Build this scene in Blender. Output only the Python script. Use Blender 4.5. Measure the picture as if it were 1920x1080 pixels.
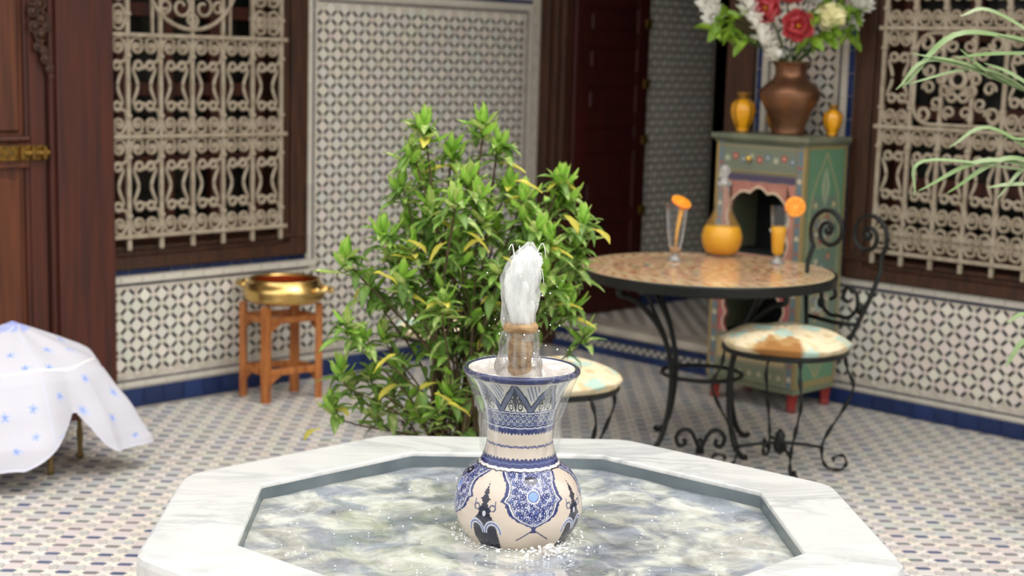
import bpy, math, random
import numpy as np
from mathutils import Matrix, Vector
random.seed(7); rng = np.random.default_rng(7)
PI = math.pi
for o in list(bpy.data.objects): bpy.data.objects.remove(o)
C = bpy.context.scene.collection
sc = bpy.context.scene
# ------------------------------------------------------------------ camera, sky, exposure
CAM_H = 1.58; F = 2833.55
R0 = np.array([[0.9996246566, 0.0040973748, 0.0270879572], [0.0273960929, -0.1495044165, -0.9883814463], [0.0, 0.9887525681, -0.1495605531]])
cd = bpy.data.cameras.new('camera'); cam = bpy.data.objects.new('camera', cd); C.objects.link(cam)
cd.sensor_width = 36; cd.lens = 36*F/1920
cam.matrix_world = Matrix(((R0[0][0], -R0[1][0], -R0[2][0], 0), (R0[0][1], -R0[1][1], -R0[2][1], 0), (R0[0][2], -R0[1][2], -R0[2][2], CAM_H), (0, 0, 0, 1)))
cd.dof.use_dof = True; cd.dof.focus_distance = 3.42; cd.dof.aperture_fstop = 3.0
cd.clip_start = .05
sc.camera = cam
w = bpy.data.worlds.new('sky'); sc.world = w; w.use_nodes = True
nt = w.node_tree; nt.nodes.clear()
def WN(t, **k):
    n = nt.nodes.new(t)
    for a, b in k.items(): setattr(n, a, b)
    return n
tc = WN('ShaderNodeTexCoord'); sp = WN('ShaderNodeSeparateXYZ'); nt.links.new(tc.outputs['Generated'], sp.inputs[0])
mx = WN('ShaderNodeMath', operation='MULTIPLY_ADD'); mx.inputs[1].default_value = .75; mx.inputs[2].default_value = .50
cl = WN('ShaderNodeMath', operation='MAXIMUM'); cl.inputs[1].default_value = 0
nt.links.new(sp.outputs[2], cl.inputs[0]); nt.links.new(cl.outputs[0], mx.inputs[0])
st = WN('ShaderNodeMath', operation='GREATER_THAN'); st.inputs[1].default_value = 0; nt.links.new(sp.outputs[2], st.inputs[0])
mu = WN('ShaderNodeMath', operation='MULTIPLY'); nt.links.new(mx.outputs[0], mu.inputs[0]); nt.links.new(st.outputs[0], mu.inputs[1])
ad = WN('ShaderNodeMath', operation='ADD'); ad.inputs[1].default_value = .22; nt.links.new(mu.outputs[0], ad.inputs[0])
bg = WN('ShaderNodeBackground'); bg.inputs[0].default_value = (1.0, .985, .96, 1); nt.links.new(ad.outputs[0], bg.inputs[1])
wo = WN('ShaderNodeOutputWorld'); nt.links.new(bg.outputs[0], wo.inputs[0])
sd = bpy.data.lights.new('sun', 'SUN'); sd.energy = .75; sd.angle = math.radians(35); sd.color = (1, .97, .92)
so = bpy.data.objects.new('sun', sd); C.objects.link(so); so.rotation_euler = (math.radians(12), math.radians(22), 0)
sc.view_settings.view_transform = 'Standard'; sc.view_settings.look = 'None'; sc.view_settings.gamma = 1
sc.view_settings.use_curve_mapping = False; sc.view_settings.exposure = 0.85

# ------------------------------------------------------------------ frames
C3 = Vector((0.14372, 8.45770, 0))
uL = Vector((-0.69681, -0.71726, 0)); uR = Vector((0.71726, -0.69681, 0))
nL = Vector((-uL.y, uL.x, 0)); nR = Vector((uR.y, -uR.x, 0))     # into the courtyard
ML = Matrix(((uL.x, nL.x, 0, C3.x), (uL.y, nL.y, 0, C3.y), (0, 0, 1, 0), (0, 0, 0, 1)))
MR = Matrix(((-uR.x, nR.x, 0, C3.x), (-uR.y, nR.y, 0, C3.y), (0, 0, 1, 0), (0, 0, 0, 1)))   # local x = -u
def proj(P):
    c = R0 @ (np.array(P, float) - [0, 0, CAM_H]); return 960+F*c[0]/c[2], 540+F*c[1]/c[2]

# ------------------------------------------------------------------ mesh helpers
class MB:
    def __init__(s): s.v = []; s.f = []; s.c = []; s.n = 0
    def add(s, v, f, M=None, col=None):
        v = np.asarray(v, float).reshape(-1, 3)
        if M is not None:
            A = np.array(M); v = v @ A[:3, :3].T + A[:3, 3]
        s.v.append(v); s.f += [tuple(i+s.n for i in q) for q in f]; s.n += len(v)
        if col is not None: s.c += [col]*len(v)
        return s
    def mesh(s, name='m', smooth=False):
        m = bpy.data.meshes.new(name); m.from_pydata(np.concatenate(s.v).tolist(), [], s.f)
        if s.c:
            a = m.color_attributes.new('Col', 'FLOAT_COLOR', 'POINT')
            a.data.foreach_set('color', np.array([(*c, 1) for c in s.c], dtype=np.float32).ravel())
        if smooth: m.shade_smooth()
        m.update(); return m
def box(x0, x1, y0, y1, z0, z1, b=0):
    if x0 > x1: x0, x1 = x1, x0
    if y0 > y1: y0, y1 = y1, y0
    if b <= 0:
        v = [(x, y, z) for z in (z0, z1) for y in (y0, y1) for x in (x0, x1)]
        return v, [(0, 2, 3, 1), (4, 5, 7, 6), (0, 1, 5, 4), (2, 6, 7, 3), (0, 4, 6, 2), (1, 3, 7, 5)]
    b = min(b, (x1-x0)*.45, (y1-y0)*.45, (z1-z0)*.45)
    v = []; idx = {}
    for sx in (0, 1):
        for sy in (0, 1):
            for sz in (0, 1):
                X, Y, Z = (x0, x1)[sx], (y0, y1)[sy], (z0, z1)[sz]
                ix, iy, iz = (b, -b)[sx], (b, -b)[sy], (b, -b)[sz]
                for a, p in enumerate(((X, Y+iy, Z+iz), (X+ix, Y, Z+iz), (X+ix, Y+iy, Z))):
                    idx[sx, sy, sz, a] = len(v); v.append(p)
    I = lambda x, y, z, a: idx[x, y, z, a]
    f = [(I(0,0,0,0), I(0,0,1,0), I(0,1,1,0), I(0,1,0,0)), (I(1,0,0,0), I(1,1,0,0), I(1,1,1,0), I(1,0,1,0)),
         (I(0,0,0,1), I(1,0,0,1), I(1,0,1,1), I(0,0,1,1)), (I(0,1,0,1), I(0,1,1,1), I(1,1,1,1), I(1,1,0,1)),
         (I(0,0,0,2), I(0,1,0,2), I(1,1,0,2), I(1,0,0,2)), (I(0,0,1,2), I(1,0,1,2), I(1,1,1,2), I(0,1,1,2))]
    for p in (0, 1):
        for q in (0, 1):
            f += [(I(p,q,0,0), I(p,q,1,0), I(p,q,1,1), I(p,q,0,1)), (I(p,0,q,0), I(p,1,q,0), I(p,1,q,2), I(p,0,q,2)), (I(0,p,q,1), I(1,p,q,1), I(1,p,q,2), I(0,p,q,2))]
            for r in (0, 1): f.append((I(p,q,r,0), I(p,q,r,1), I(p,q,r,2))) if True else None
    f = list(dict.fromkeys(f))
    return v, f
def tube(pts, r, n=6, cap=True, twist=0, flat=1):
    P = np.asarray(pts, float); m = len(P); rr = np.full(m, r) if np.isscalar(r) else np.asarray(r, float)
    T = np.gradient(P, axis=0); T /= np.linalg.norm(T, axis=1)[:, None]+1e-12
    N = np.cross(T[0], (0, 0, 1.)); 
    if np.linalg.norm(N) < .1: N = np.cross(T[0], (0, 1., 0))
    N /= np.linalg.norm(N); v = []
    for i in range(m):
        N = N-T[i]*(N@T[i]); N /= np.linalg.norm(N)+1e-12; B = np.cross(T[i], N)
        for k in range(n):
            a = 2*PI*k/n+twist*i
            e = flat if (twist and k % 2) else 1
            v.append(P[i]+rr[i]*e*(math.cos(a)*N+math.sin(a)*B))
    f = [(i*n+k, i*n+(k+1) % n, (i+1)*n+(k+1) % n, (i+1)*n+k) for i in range(m-1) for k in range(n)]
    if cap: f += [tuple(range(n))[::-1], tuple((m-1)*n+k for k in range(n))]
    return v, f
def lathe(prof, n=32, c=(0, 0, 0), cap0=True, cap1=True):
    v = [(c[0]+r*math.cos(2*PI*k/n), c[1]+r*math.sin(2*PI*k/n), c[2]+z) for r, z in prof for k in range(n)]
    m = len(prof); f = [(i*n+k, i*n+(k+1) % n, (i+1)*n+(k+1) % n, (i+1)*n+k) for i in range(m-1) for k in range(n)]
    if cap0: f.append(tuple(range(n))[::-1])
    if cap1: f.append(tuple((m-1)*n+k for k in range(n)))
    return v, f
def spline(cp, n):
    cp = np.asarray(cp, float); m = len(cp); P = np.vstack([2*cp[0]-cp[1], cp, 2*cp[-1]-cp[-2]]); out = []
    for t in np.linspace(0, m-1-1e-9, n):
        i = int(t); u = t-i; a, b, c, d = P[i:i+4]
        out.append(.5*((2*b)+(c-a)*u+(2*a-5*b+4*c-d)*u*u+(3*b-a-3*c+d)*u**3))
    return np.array(out)
def prism(poly, y0, y1):        # poly in xz, extruded along y
    n = len(poly); v = [(x, y0, z) for x, z in poly]+[(x, y1, z) for x, z in poly]
    return v, [tuple(range(n)), tuple(range(2*n-1, n-1, -1))]+[(i, i+n, (i+1) % n+n, (i+1) % n) for i in range(n)]
def ball(c, r, n=8, sz=1):
    return lathe([(r*math.sin(PI*i/n)+1e-5, -r*sz*math.cos(PI*i/n)) for i in range(n+1)], max(6, n+2), c)

def link(name, me, m, parent=None, M=None):
    o = bpy.data.objects.new(name, me); C.objects.link(o)
    if m is not None and not me.materials: me.materials.append(m)
    if parent is not None: o.parent = parent
    if M is not None: o.matrix_local = M if isinstance(M, Matrix) else Matrix(M)
    return o
def obj(name, mb, m, parent=None, M=None, smooth=False, label=None):
    o = link(name, mb.mesh(name, smooth), m, parent, M)
    if label: o['label'] = label
    return o
def part(name, vf, m, parent=None, M=None, smooth=False, label=None):
    return obj(name, MB().add(*vf), m, parent, M, smooth, label)
def tag(o, label, cat, group=None, kind=None):
    o['label'] = label; o['category'] = cat
    if group: o['group'] = group
    if kind: o['kind'] = kind
    return o
def thing(name, label, cat, loc=(0, 0, 0), rz=0, group=None, M=None):
    o = bpy.data.objects.new(name, None); C.objects.link(o); o.empty_display_size = .05
    o.matrix_world = M if M is not None else Matrix.Translation(loc) @ Matrix.Rotation(rz, 4, 'Z')
    return tag(o, label, cat, group)
def setting(name, mb, m, M=None, label=None):
    o = obj(name, mb, m, None, M); o['kind'] = 'structure'
    if label: o['label'] = label
    return o
def grid_mesh(nu, nv, pos, col=None, closed=False, smooth=True):
    """pos(U,V)->(...,3) arrays; col(U,V)->(...,3)"""
    U, V = np.meshgrid(np.linspace(0, 1, nu, endpoint=not closed), np.linspace(0, 1, nv), indexing='ij')
    P = pos(U, V).reshape(-1, 3)
    me = bpy.data.meshes.new('grid')
    i, j = np.meshgrid(np.arange(nu if closed else nu-1), np.arange(nv-1), indexing='ij'); i = i.ravel(); j = j.ravel(); i2 = (i+1) % nu
    q = np.stack([i*nv+j, i2*nv+j, i2*nv+j+1, i*nv+j+1], 1).astype(np.int32)
    me.vertices.add(len(P)); me.vertices.foreach_set('co', P.astype(np.float32).ravel())
    me.loops.add(q.size); me.loops.foreach_set('vertex_index', q.ravel())
    me.polygons.add(len(q)); me.polygons.foreach_set('loop_start', np.arange(len(q), dtype=np.int32)*4)
    me.update(calc_edges=True)
    if col is not None:
        c = col(U, V).reshape(-1, 3); a = me.color_attributes.new('Col', 'FLOAT_COLOR', 'POINT')
        a.data.foreach_set('color', np.hstack([c, np.ones((len(c), 1))]).astype(np.float32).ravel())
    if smooth: me.shade_smooth()
    return me

# ------------------------------------------------------------------ materials
def lin(r, g=None, b=None):
    if g is None: r, g, b = r
    return tuple(((c/255)/12.92 if c/255 <= .04045 else ((c/255+.055)/1.055)**2.4) for c in (r, g, b))
def srgb_a(c):      # array version, 0..1
    return np.where(c <= .04045, c/12.92, ((c+.055)/1.055)**2.4)
def mat(name, col=(128, 128, 128), rough=.5, metal=0, col2=None, scale=8, stretch=(1, 1, 1), attr=False, bump=0, bscale=40, coat=0, rand=0, detail=4, ramp=(.35, .65), coords='Object', trans=0, ior=1.45, sss=0):
    m = bpy.data.materials.new(name); m.use_nodes = True; t = m.node_tree; N = t.nodes; L = t.links; p = N['Principled BSDF']
    p.inputs['Roughness'].default_value = rough; p.inputs['Metallic'].default_value = metal
    p.inputs['Coat Weight'].default_value = coat; p.inputs['Coat Roughness'].default_value = .06
    p.inputs['Transmission Weight'].default_value = trans; p.inputs['IOR'].default_value = ior
    tcn = N.new('ShaderNodeTexCoord'); mp = N.new('ShaderNodeMapping'); mp.inputs['Scale'].default_value = stretch; L.new(tcn.outputs[coords], mp.inputs[0])
    cur = None
    if attr:
        a = N.new('ShaderNodeAttribute'); a.attribute_name = 'Col'; cur = a.outputs['Color']
    else:
        rgb = N.new('ShaderNodeRGB'); rgb.outputs[0].default_value = (*lin(col), 1); cur = rgb.outputs[0]
    if col2 is not None:
        nz = N.new('ShaderNodeTexNoise'); nz.inputs['Scale'].default_value = scale; nz.inputs['Detail'].default_value = detail; L.new(mp.outputs[0], nz.inputs['Vector'])
        rp = N.new('ShaderNodeMapRange'); rp.inputs[1].default_value = ramp[0]; rp.inputs[2].default_value = ramp[1]; L.new(nz.outputs['Fac'], rp.inputs[0])
        mixn = N.new('ShaderNodeMix'); mixn.data_type = 'RGBA'; L.new(rp.outputs[0], mixn.inputs[0]); L.new(cur, mixn.inputs[6])
        mixn.inputs[7].default_value = (*lin(col2), 1); cur = mixn.outputs[2]
    if rand:
        oi = N.new('ShaderNodeObjectInfo'); h = N.new('ShaderNodeMapRange'); h.inputs[3].default_value = 1-rand; h.inputs[4].default_value = 1+rand; L.new(oi.outputs['Random'], h.inputs[0])
        hs = N.new('ShaderNodeHueSaturation'); L.new(h.outputs[0], hs.inputs['Value']); L.new(cur, hs.inputs['Color']); cur = hs.outputs[0]
    L.new(cur, p.inputs['Base Color'])
    if sss:
        p.inputs['Subsurface Weight'].default_value = sss; p.inputs['Subsurface Radius'].default_value = (.02, .02, .02); p.inputs['Subsurface Scale'].default_value = .3
    if bump:
        nb = N.new('ShaderNodeTexNoise'); nb.inputs['Scale'].default_value = bscale; nb.inputs['Detail'].default_value = 3; L.new(mp.outputs[0], nb.inputs['Vector'])
        bp = N.new('ShaderNodeBump'); bp.inputs['Strength'].default_value = bump; bp.inputs['Distance'].default_value = .01; L.new(nb.outputs['Fac'], bp.inputs['Height']); L.new(bp.outputs[0], p.inputs['Normal'])
    return m
def veil(name, base_alpha, streak, color=(238, 240, 238), scale=60, stretch=(1, 1, .15), gloss=.5, lo=.4, hi=.7):
    """moving water: partly clear, partly white froth"""
    m = bpy.data.materials.new(name); m.use_nodes = True; t = m.node_tree; N = t.nodes; L = t.links; N.clear()
    out = N.new('ShaderNodeOutputMaterial'); tr = N.new('ShaderNodeBsdfTransparent'); tr.inputs[0].default_value = (.97, .98, .98, 1)
    df = N.new('ShaderNodeBsdfDiffuse'); df.inputs[0].default_value = (*lin(color), 1)
    tl = N.new('ShaderNodeBsdfTranslucent'); tl.inputs[0].default_value = (*lin(color), 1)
    gl = N.new('ShaderNodeBsdfGlossy'); gl.inputs['Roughness'].default_value = .12
    tcn = N.new('ShaderNodeTexCoord'); mp = N.new('ShaderNodeMapping'); mp.inputs['Scale'].default_value = stretch; L.new(tcn.outputs['Object'], mp.inputs[0])
    nz = N.new('ShaderNodeTexNoise'); nz.inputs['Scale'].default_value = scale; nz.inputs['Detail'].default_value = 5; L.new(mp.outputs[0], nz.inputs['Vector'])
    mr = N.new('ShaderNodeMapRange'); mr.inputs[1].default_value = lo; mr.inputs[2].default_value = hi; mr.inputs[3].default_value = base_alpha; mr.inputs[4].default_value = base_alpha+streak; L.new(nz.outputs['Fac'], mr.inputs[0])
    bp = N.new('ShaderNodeBump'); bp.inputs['Strength'].default_value = .3; bp.inputs['Distance'].default_value = .01; L.new(nz.outputs['Fac'], bp.inputs['Height'])
    for b in (df, gl): L.new(bp.outputs[0], b.inputs['Normal'])
    a = N.new('ShaderNodeMixShader'); a.inputs[0].default_value = .4; L.new(df.outputs[0], a.inputs[1]); L.new(tl.outputs[0], a.inputs[2])
    m1 = N.new('ShaderNodeMixShader'); L.new(mr.outputs[0], m1.inputs[0]); L.new(tr.outputs[0], m1.inputs[1]); L.new(a.outputs[0], m1.inputs[2])
    fr = N.new('ShaderNodeFresnel'); fr.inputs[0].default_value = 1.33; L.new(bp.outputs[0], fr.inputs['Normal'])
    fm = N.new('ShaderNodeMath'); fm.operation = 'MULTIPLY'; fm.inputs[1].default_value = gloss; L.new(fr.outputs[0], fm.inputs[0])
    m2 = N.new('ShaderNodeMixShader'); L.new(fm.outputs[0], m2.inputs[0]); L.new(m1.outputs[0], m2.inputs[1]); L.new(gl.outputs[0], m2.inputs[2])
    L.new(m2.outputs[0], out.inputs[0]); return m

M_tile = mat('glazed_tile', attr=True, rough=.32, rand=.06)
M_floortile = mat('floor_tile', attr=True, rough=.38, rand=.05)
M_groutw = mat('wall_grout', (206, 198, 184), .8, col2=(186, 177, 163), scale=20)
M_groutf = mat('floor_grout', (172, 165, 156), .75, col2=(150, 142, 133), scale=15)
M_blue = mat('blue_glaze', (27, 44, 86), .3, col2=(34, 54, 98), scale=14, rand=.25)
M_bluedk = mat('blue_dark_glaze', (34, 44, 72), .3, rand=.2)
M_cream = mat('cream_glaze', (210, 205, 193), .3, col2=(198, 190, 176), scale=9, rand=.06)
M_plaster = mat('plaster', (206, 196, 180), .85, bump=.1)
M_frame = mat('window_wood', (74, 44, 27), .5, col2=(52, 32, 21), scale=12, stretch=(3, 3, .4), bump=.08)
M_shut = mat('shutter_wood', (92, 44, 28), .5, col2=(60, 32, 24), scale=10, stretch=(4, 4, .3))
M_glassdk = mat('dark_pane', (10, 13, 10), .2)
M_pilas = mat('red_wood', (82, 38, 26), .5, col2=(60, 30, 22), scale=9, stretch=(5, 5, .25), bump=.05)
M_door = mat('door_wood', (104, 56, 32), .45, col2=(72, 38, 24), scale=9, stretch=(6, 6, .25), bump=.06)
M_leaf_door = mat('inner_door_wood', (70, 24, 20), .5, col2=(50, 18, 16), scale=9, stretch=(5, 5, .3))
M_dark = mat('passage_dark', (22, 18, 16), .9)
M_brassold = mat('old_brass', (150, 112, 48), .45, .8, col2=(96, 76, 40), scale=40)
M_iron_w = mat('grille_paint', (172, 160, 140), .5, col2=(148, 134, 114), scale=25)
M_iron = mat('black_iron', (22, 24, 22), .42, .3, bump=.15, bscale=120)
M_marble_nos = mat('marble_step', (196, 186, 172), .35, col2=(170, 160, 148), scale=6)

# marble with veins
def marble(name, base, vein, amount=.5, rough=.22, scale=1.0, direction=(1, 3, 1), rot=.5):
    m = bpy.data.materials.new(name); m.use_nodes = True; t = m.node_tree; N = t.nodes; L = t.links; p = N['Principled BSDF']
    tcn = N.new('ShaderNodeTexCoord'); mp = N.new('ShaderNodeMapping'); mp.inputs['Scale'].default_value = direction; mp.inputs['Rotation'].default_value = (0, 0, rot); L.new(tcn.outputs['Object'], mp.inputs[0])
    n1 = N.new('ShaderNodeTexNoise'); n1.inputs['Scale'].default_value = 2.2*scale; n1.inputs['Detail'].default_value = 8; n1.inputs['Roughness'].default_value = .62; n1.inputs['Distortion'].default_value = .9; L.new(mp.outputs[0], n1.inputs['Vector'])
    s = N.new('ShaderNodeMath'); s.operation = 'SUBTRACT'; s.inputs[1].default_value = .5; L.new(n1.outputs['Fac'], s.inputs[0])
    a = N.new('ShaderNodeMath'); a.operation = 'ABSOLUTE'; L.new(s.outputs[0], a.inputs[0])
    r = N.new('ShaderNodeMapRange'); r.inputs[1].default_value = 0; r.inputs[2].default_value = .07; r.inputs[3].default_value = amount; r.inputs[4].default_value = 0; L.new(a.outputs[0], r.inputs[0])
    n2 = N.new('ShaderNodeTexNoise'); n2.inputs['Scale'].default_value = 1.6*scale; n2.inputs['Detail'].default_value = 5; L.new(mp.outputs[0], n2.inputs['Vector'])
    r2 = N.new('ShaderNodeMapRange'); r2.inputs[1].default_value = .4; r2.inputs[2].default_value = .7; r2.inputs[3].default_value = .15; r2.inputs[4].default_value = 1; L.new(n2.outputs['Fac'], r2.inputs[0])
    mm = N.new('ShaderNodeMath'); mm.operation = 'MULTIPLY'; L.new(r.outputs[0], mm.inputs[0]); L.new(r2.outputs[0], mm.inputs[1])
    x = N.new('ShaderNodeMix'); x.data_type = 'RGBA'; x.inputs[6].default_value = (*lin(base), 1); x.inputs[7].default_value = (*lin(vein), 1); L.new(mm.outputs[0], x.inputs[0]); L.new(x.outputs[2], p.inputs['Base Color'])
    p.inputs['Roughness'].default_value = rough; return m
M_marble = marble('white_marble', (199, 199, 197), (146, 149, 152), .75)

# ------------------------------------------------------------------ zellige tile fields
def poly_tile(poly, t=.003, inset=.0012):
    P = np.array(poly, float); n = len(P); c = P.mean(0)
    d = P-c; ln = np.linalg.norm(d, axis=1)[:, None]; Q = c+d*(1-inset*1.5/ln)
    v = np.vstack([np.c_[P, np.zeros(n)], np.c_[Q, np.full(n, t)]])
    return v, [tuple(range(n, 2*n))]+[(i, (i+1) % n, (i+1) % n+n, i+n) for i in range(n)]
def kinds(a, T=.325, W=.11, g=.0011):
    c = T-W; h = .5-W; q = .5-T; r_ = .5-T+W
    hb = [(-T, 0), (-c, -W), (c, -W), (T, 0), (c, W), (-c, W)]
    vb = [(-y, x) for x, y in hb]
    oc = [(-c, -h), (c, -h), (h, -c), (h, c), (c, h), (-c, h), (-h, c), (-h, -c)]
    st = [(-q, 0), (-r_, -W), (-W, -r_), (0, -q), (W, -r_), (r_, -W), (q, 0), (r_, W), (W, r_), (0, q), (-W, r_), (-r_, W)]
    out = {}
    for k, p in dict(hb=hb, vb=vb, oc=oc, st=st).items():
        P = np.array(p)*a; r = np.linalg.norm(P, axis=1)[:, None]; out[k] = P*(1-g/np.maximum(r, 1e-6))
    return out
def tile_field(parent, a, rot, xr, yr, pals, T, name, near_key=None, mat_=M_tile, inside=None, n_ind=300, t=.003, org=(0, 0), nv=5, shp=(.325, .11), skip=None):
    """tessellate the xy rectangle of frame T with the four zellige shapes; the largest in view become objects, the rest one stuff part"""
    K = kinds(a, *shp); cr, sr = math.cos(rot), math.sin(rot); Rm = np.array([[cr, -sr], [sr, cr]])
    off = dict(hb=(0, 0), vb=(.5, .5), oc=(0, .5), st=(.5, 0))
    span = int(max(abs(xr[0]-org[0]), abs(xr[1]-org[0]), abs(yr[0]-org[1]), abs(yr[1]-org[1]))*1.45/a)+3
    A = np.array(T); items = []
    for k in K:
        ext = np.abs(K[k] @ Rm.T).max(0)
        for i in range(-span, span+1):
            for j in range(-span, span+1):
                q = Rm @ (np.array([i+off[k][0], j+off[k][1]])*a)+np.array([org[0], org[1]])+[0, 0]
                if q[0]-ext[0] < xr[0]-1e-6 or q[0]+ext[0] > xr[1]+1e-6 or q[1]-ext[1] < yr[0]-1e-6 or q[1]+ext[1] > yr[1]+1e-6: continue
                if skip is not None and skip(q, ext): continue
                W = A @ np.array([q[0], q[1], 0, 1])
                if inside is not None and not inside(W): continue
                items.append((k, q, W))
    ind = set()
    if near_key is not None:
        sc_ = [(near_key(W), n) for n, (k, q, W) in enumerate(items)]
        ind = {n for s_, n in sorted(x for x in sc_ if x[0] is not None)[:n_ind]}
    var = {}
    for k in K:
        for v in range(nv):
            mb = MB(); vv, ff = poly_tile(K[k] @ Rm.T, t); c = pals[k](); mb.add(vv, ff, col=c); me = mb.mesh(name); me.materials.append(mat_); var[k, v] = me
    V = []; Fc = []; Cc = []; n0 = 0
    base = {k: poly_tile(K[k] @ Rm.T, t) for k in K}
    for n, (k, q, W) in enumerate(items):
        if n in ind:
            link(name, var[k, random.randrange(nv)], None, parent, T @ Matrix.Translation((q[0], q[1], random.uniform(-.0004, .0004))))
        else:
            vv, ff = base[k]; V.append(vv+[q[0], q[1], random.uniform(-.0004, .0004)]); Fc += [tuple(i+n0 for i in f) for f in ff]; n0 += len(vv)
            Cc.append(np.repeat([[*pals[k](), 1]], len(vv), 0))
    if V:
        me = bpy.data.meshes.new(name+'_field'); me.from_pydata(np.concatenate(V).tolist(), [], Fc)
        at = me.color_attributes.new('Col', 'FLOAT_COLOR', 'POINT'); at.data.foreach_set('color', np.concatenate(Cc).astype(np.float32).ravel())
        o = link(name+'_field', me, mat_, parent, T); o['kind'] = 'stuff'
def pal(cols, jit=8, w=None):
    def f():
        c = random.choices(cols, w)[0]; j = random.uniform(-jit, jit); return lin(*[min(255, max(0, x+j+random.uniform(-3, 3))) for x in c])
    return f
dkw = pal([(30, 36, 48), (40, 44, 52), (36, 38, 40), (46, 48, 46), (32, 42, 70)], 6, [4, 3, 3, 2, 1])
P_wall = dict(hb=dkw, vb=dkw, oc=pal([(224, 218, 205), (220, 215, 203), (222, 213, 200), (216, 214, 204)], 3), st=pal([(212, 206, 193), (206, 201, 189), (213, 203, 190)], 3))
dkf = pal([(96, 100, 116), (112, 112, 118), (104, 110, 108), (120, 116, 112), (70, 80, 112)], 6)
P_floor = dict(hb=dkf, vb=pal([(184, 180, 175), (178, 175, 172), (186, 179, 172)], 4), oc=pal([(188, 187, 186), (182, 180, 180), (192, 190, 185), (192, 186, 181)], 4), st=pal([(214, 207, 194), (216, 206, 192), (210, 206, 193), (219, 210, 201)], 4))
def near(zmin=0):
    def f(W):
        x, y = proj(W[:3])
        if not (-10 < x < 1930 and 0 < y < 1090): return None
        return float(np.hypot(W[0], W[1]))
    return f
def near_floor(W):
    x, y = proj(W[:3])
    if not (-10 < x < 1930 and 0 < y < 1090): return None
    if y > 1045-(x-250)*.0 and 260 < x < 1700: return None
    if 345 < x < 1560 and y > 905: return None
    if x >= 250 and x <= 345 and y > 1050-(x-250)*1.65: return None
    if 1560 <= x <= 1702 and y > 907+(x-1560)*1.1: return None
    return float(np.hypot(W[0], W[1]))

def strip(parent, name, m, x0, x1, z0, z1, y=.003, ln=.1, t=.004, gap=.0012, joined=False, sgn=1):
    """a row of rectangular tiles along x in a wall frame, each tile an object; sgn=-1: x runs as -u"""
    n = max(1, round(abs(x1-x0)/ln)); L_ = (x1-x0)/n
    me = MB().add(*box(-L_/2+gap, L_/2-gap, 0, t, gap, z1-z0-gap, .0012)).mesh(name); me.materials.append(m)
    if joined:
        mb = MB()
        for k in range(n): mb.add(*box(x0+k*L_+gap, x0+(k+1)*L_-gap, y-t, y, z0+gap, z1-gap), M=Matrix.Scale(sgn, 4, (1, 0, 0)) if sgn < 0 else None)
        o = obj(name, mb, m, parent, parent_M(parent)); o['kind'] = 'stuff'; return
    for k in range(n):
        link(name, me, None, parent, Matrix.Translation((sgn*(x0+(k+.5)*L_), y-t+random.uniform(0, .0012), z0)))
def vstrip(parent, name, m, x0, x1, z0, z1, y=.003, ln=.1, t=.004, gap=.0012, sgn=1):
    n = max(1, round((z1-z0)/ln)); L_ = (z1-z0)/n
    me = MB().add(*box(gap, x1-x0-gap, 0, t, gap, L_-gap, .0012)).mesh(name); me.materials.append(m)
    for k in range(n):
        link(name, me, None, parent, Matrix.Translation((x0 if sgn > 0 else -x1, y-t+random.uniform(0, .0012), z0+k*L_)))
def parent_M(p): return None

# ------------------------------------------------------------------ walls
TOP = 3.1
def wall(name, boxes, m, M):
    mb = MB()
    for b in boxes: mb.add(*box(*b))
    return setting(name, mb, m, M)
wl = wall('wall_left', [(0, 1.655, -.3, 0, 0, TOP), (1.655, 2.95, -.3, 0, 0, .625), (1.655, 2.95, -.3, 0, 2.45, TOP), (2.95, 3.0, -.3, 0, 0, TOP), (3.0, 4.2, -.3, 0, 2.45, TOP), (4.2, 5.2, -.3, 0, 0, TOP)], M_groutw, ML)
wr = wall('wall_right', [(-1.27, -2.02, -.3, 0, 0, TOP), (-2.02, -3.6, -.3, 0, 0, .61), (-2.02, -3.6, -.3, 0, 2.45, TOP), (-3.6, -5.0, -.3, 0, 0, TOP), (0, -1.27, -.3, 0, 2.45, TOP), (0.0, -.10, -.3, 0, 0, 2.45)], M_groutw, MR)
ROTW = Matrix(((1, 0, 0, 0), (0, 0, 1, .0005), (0, 1, 0, 0), (0, 0, 0, 1)))      # tile xy -> wall x z, thickness to +y
ROTWm = Matrix(((1, 0, 0, 0), (0, 0, 1, .0005), (0, 1, 0, 0), (0, 0, 0, 1)))
AW = .0612
def wall_field(w_, Mw, x0, x1, z0, z1, name='zellige_tile', n_ind=0, skip=None):
    T = ROTW
    # children of the wall object: local frame; near key works on world points
    A = np.array(Mw)
    def nk(W):
        P = A @ np.array([W[0], W[1], W[2], 1]); x, y = proj(P[:3])
        if not (205 < x < 1925 and -5 < y < 1085): return None
        if 600 < x < 1130 and Mw is ML: return None
        return float(P[1])
    tile_field(w_, AW, PI/4, (x0, x1), (z0, z1), P_wall, T, name, nk if n_ind else None, n_ind=n_ind, org=(x0+.001, z0+.001), skip=skip)
wall_field(wl, ML, .145, 2.96, .130, 1.827, n_ind=300, skip=lambda q, e: q[0]+e[0] > 1.600 and q[1]+e[1] > .547)
wall_field(wr, MR, -3.50, -1.508, .108, 2.35, n_ind=300, skip=lambda q, e: q[1]+e[1] > .559 and q[0]-e[0] < -1.892)
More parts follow.
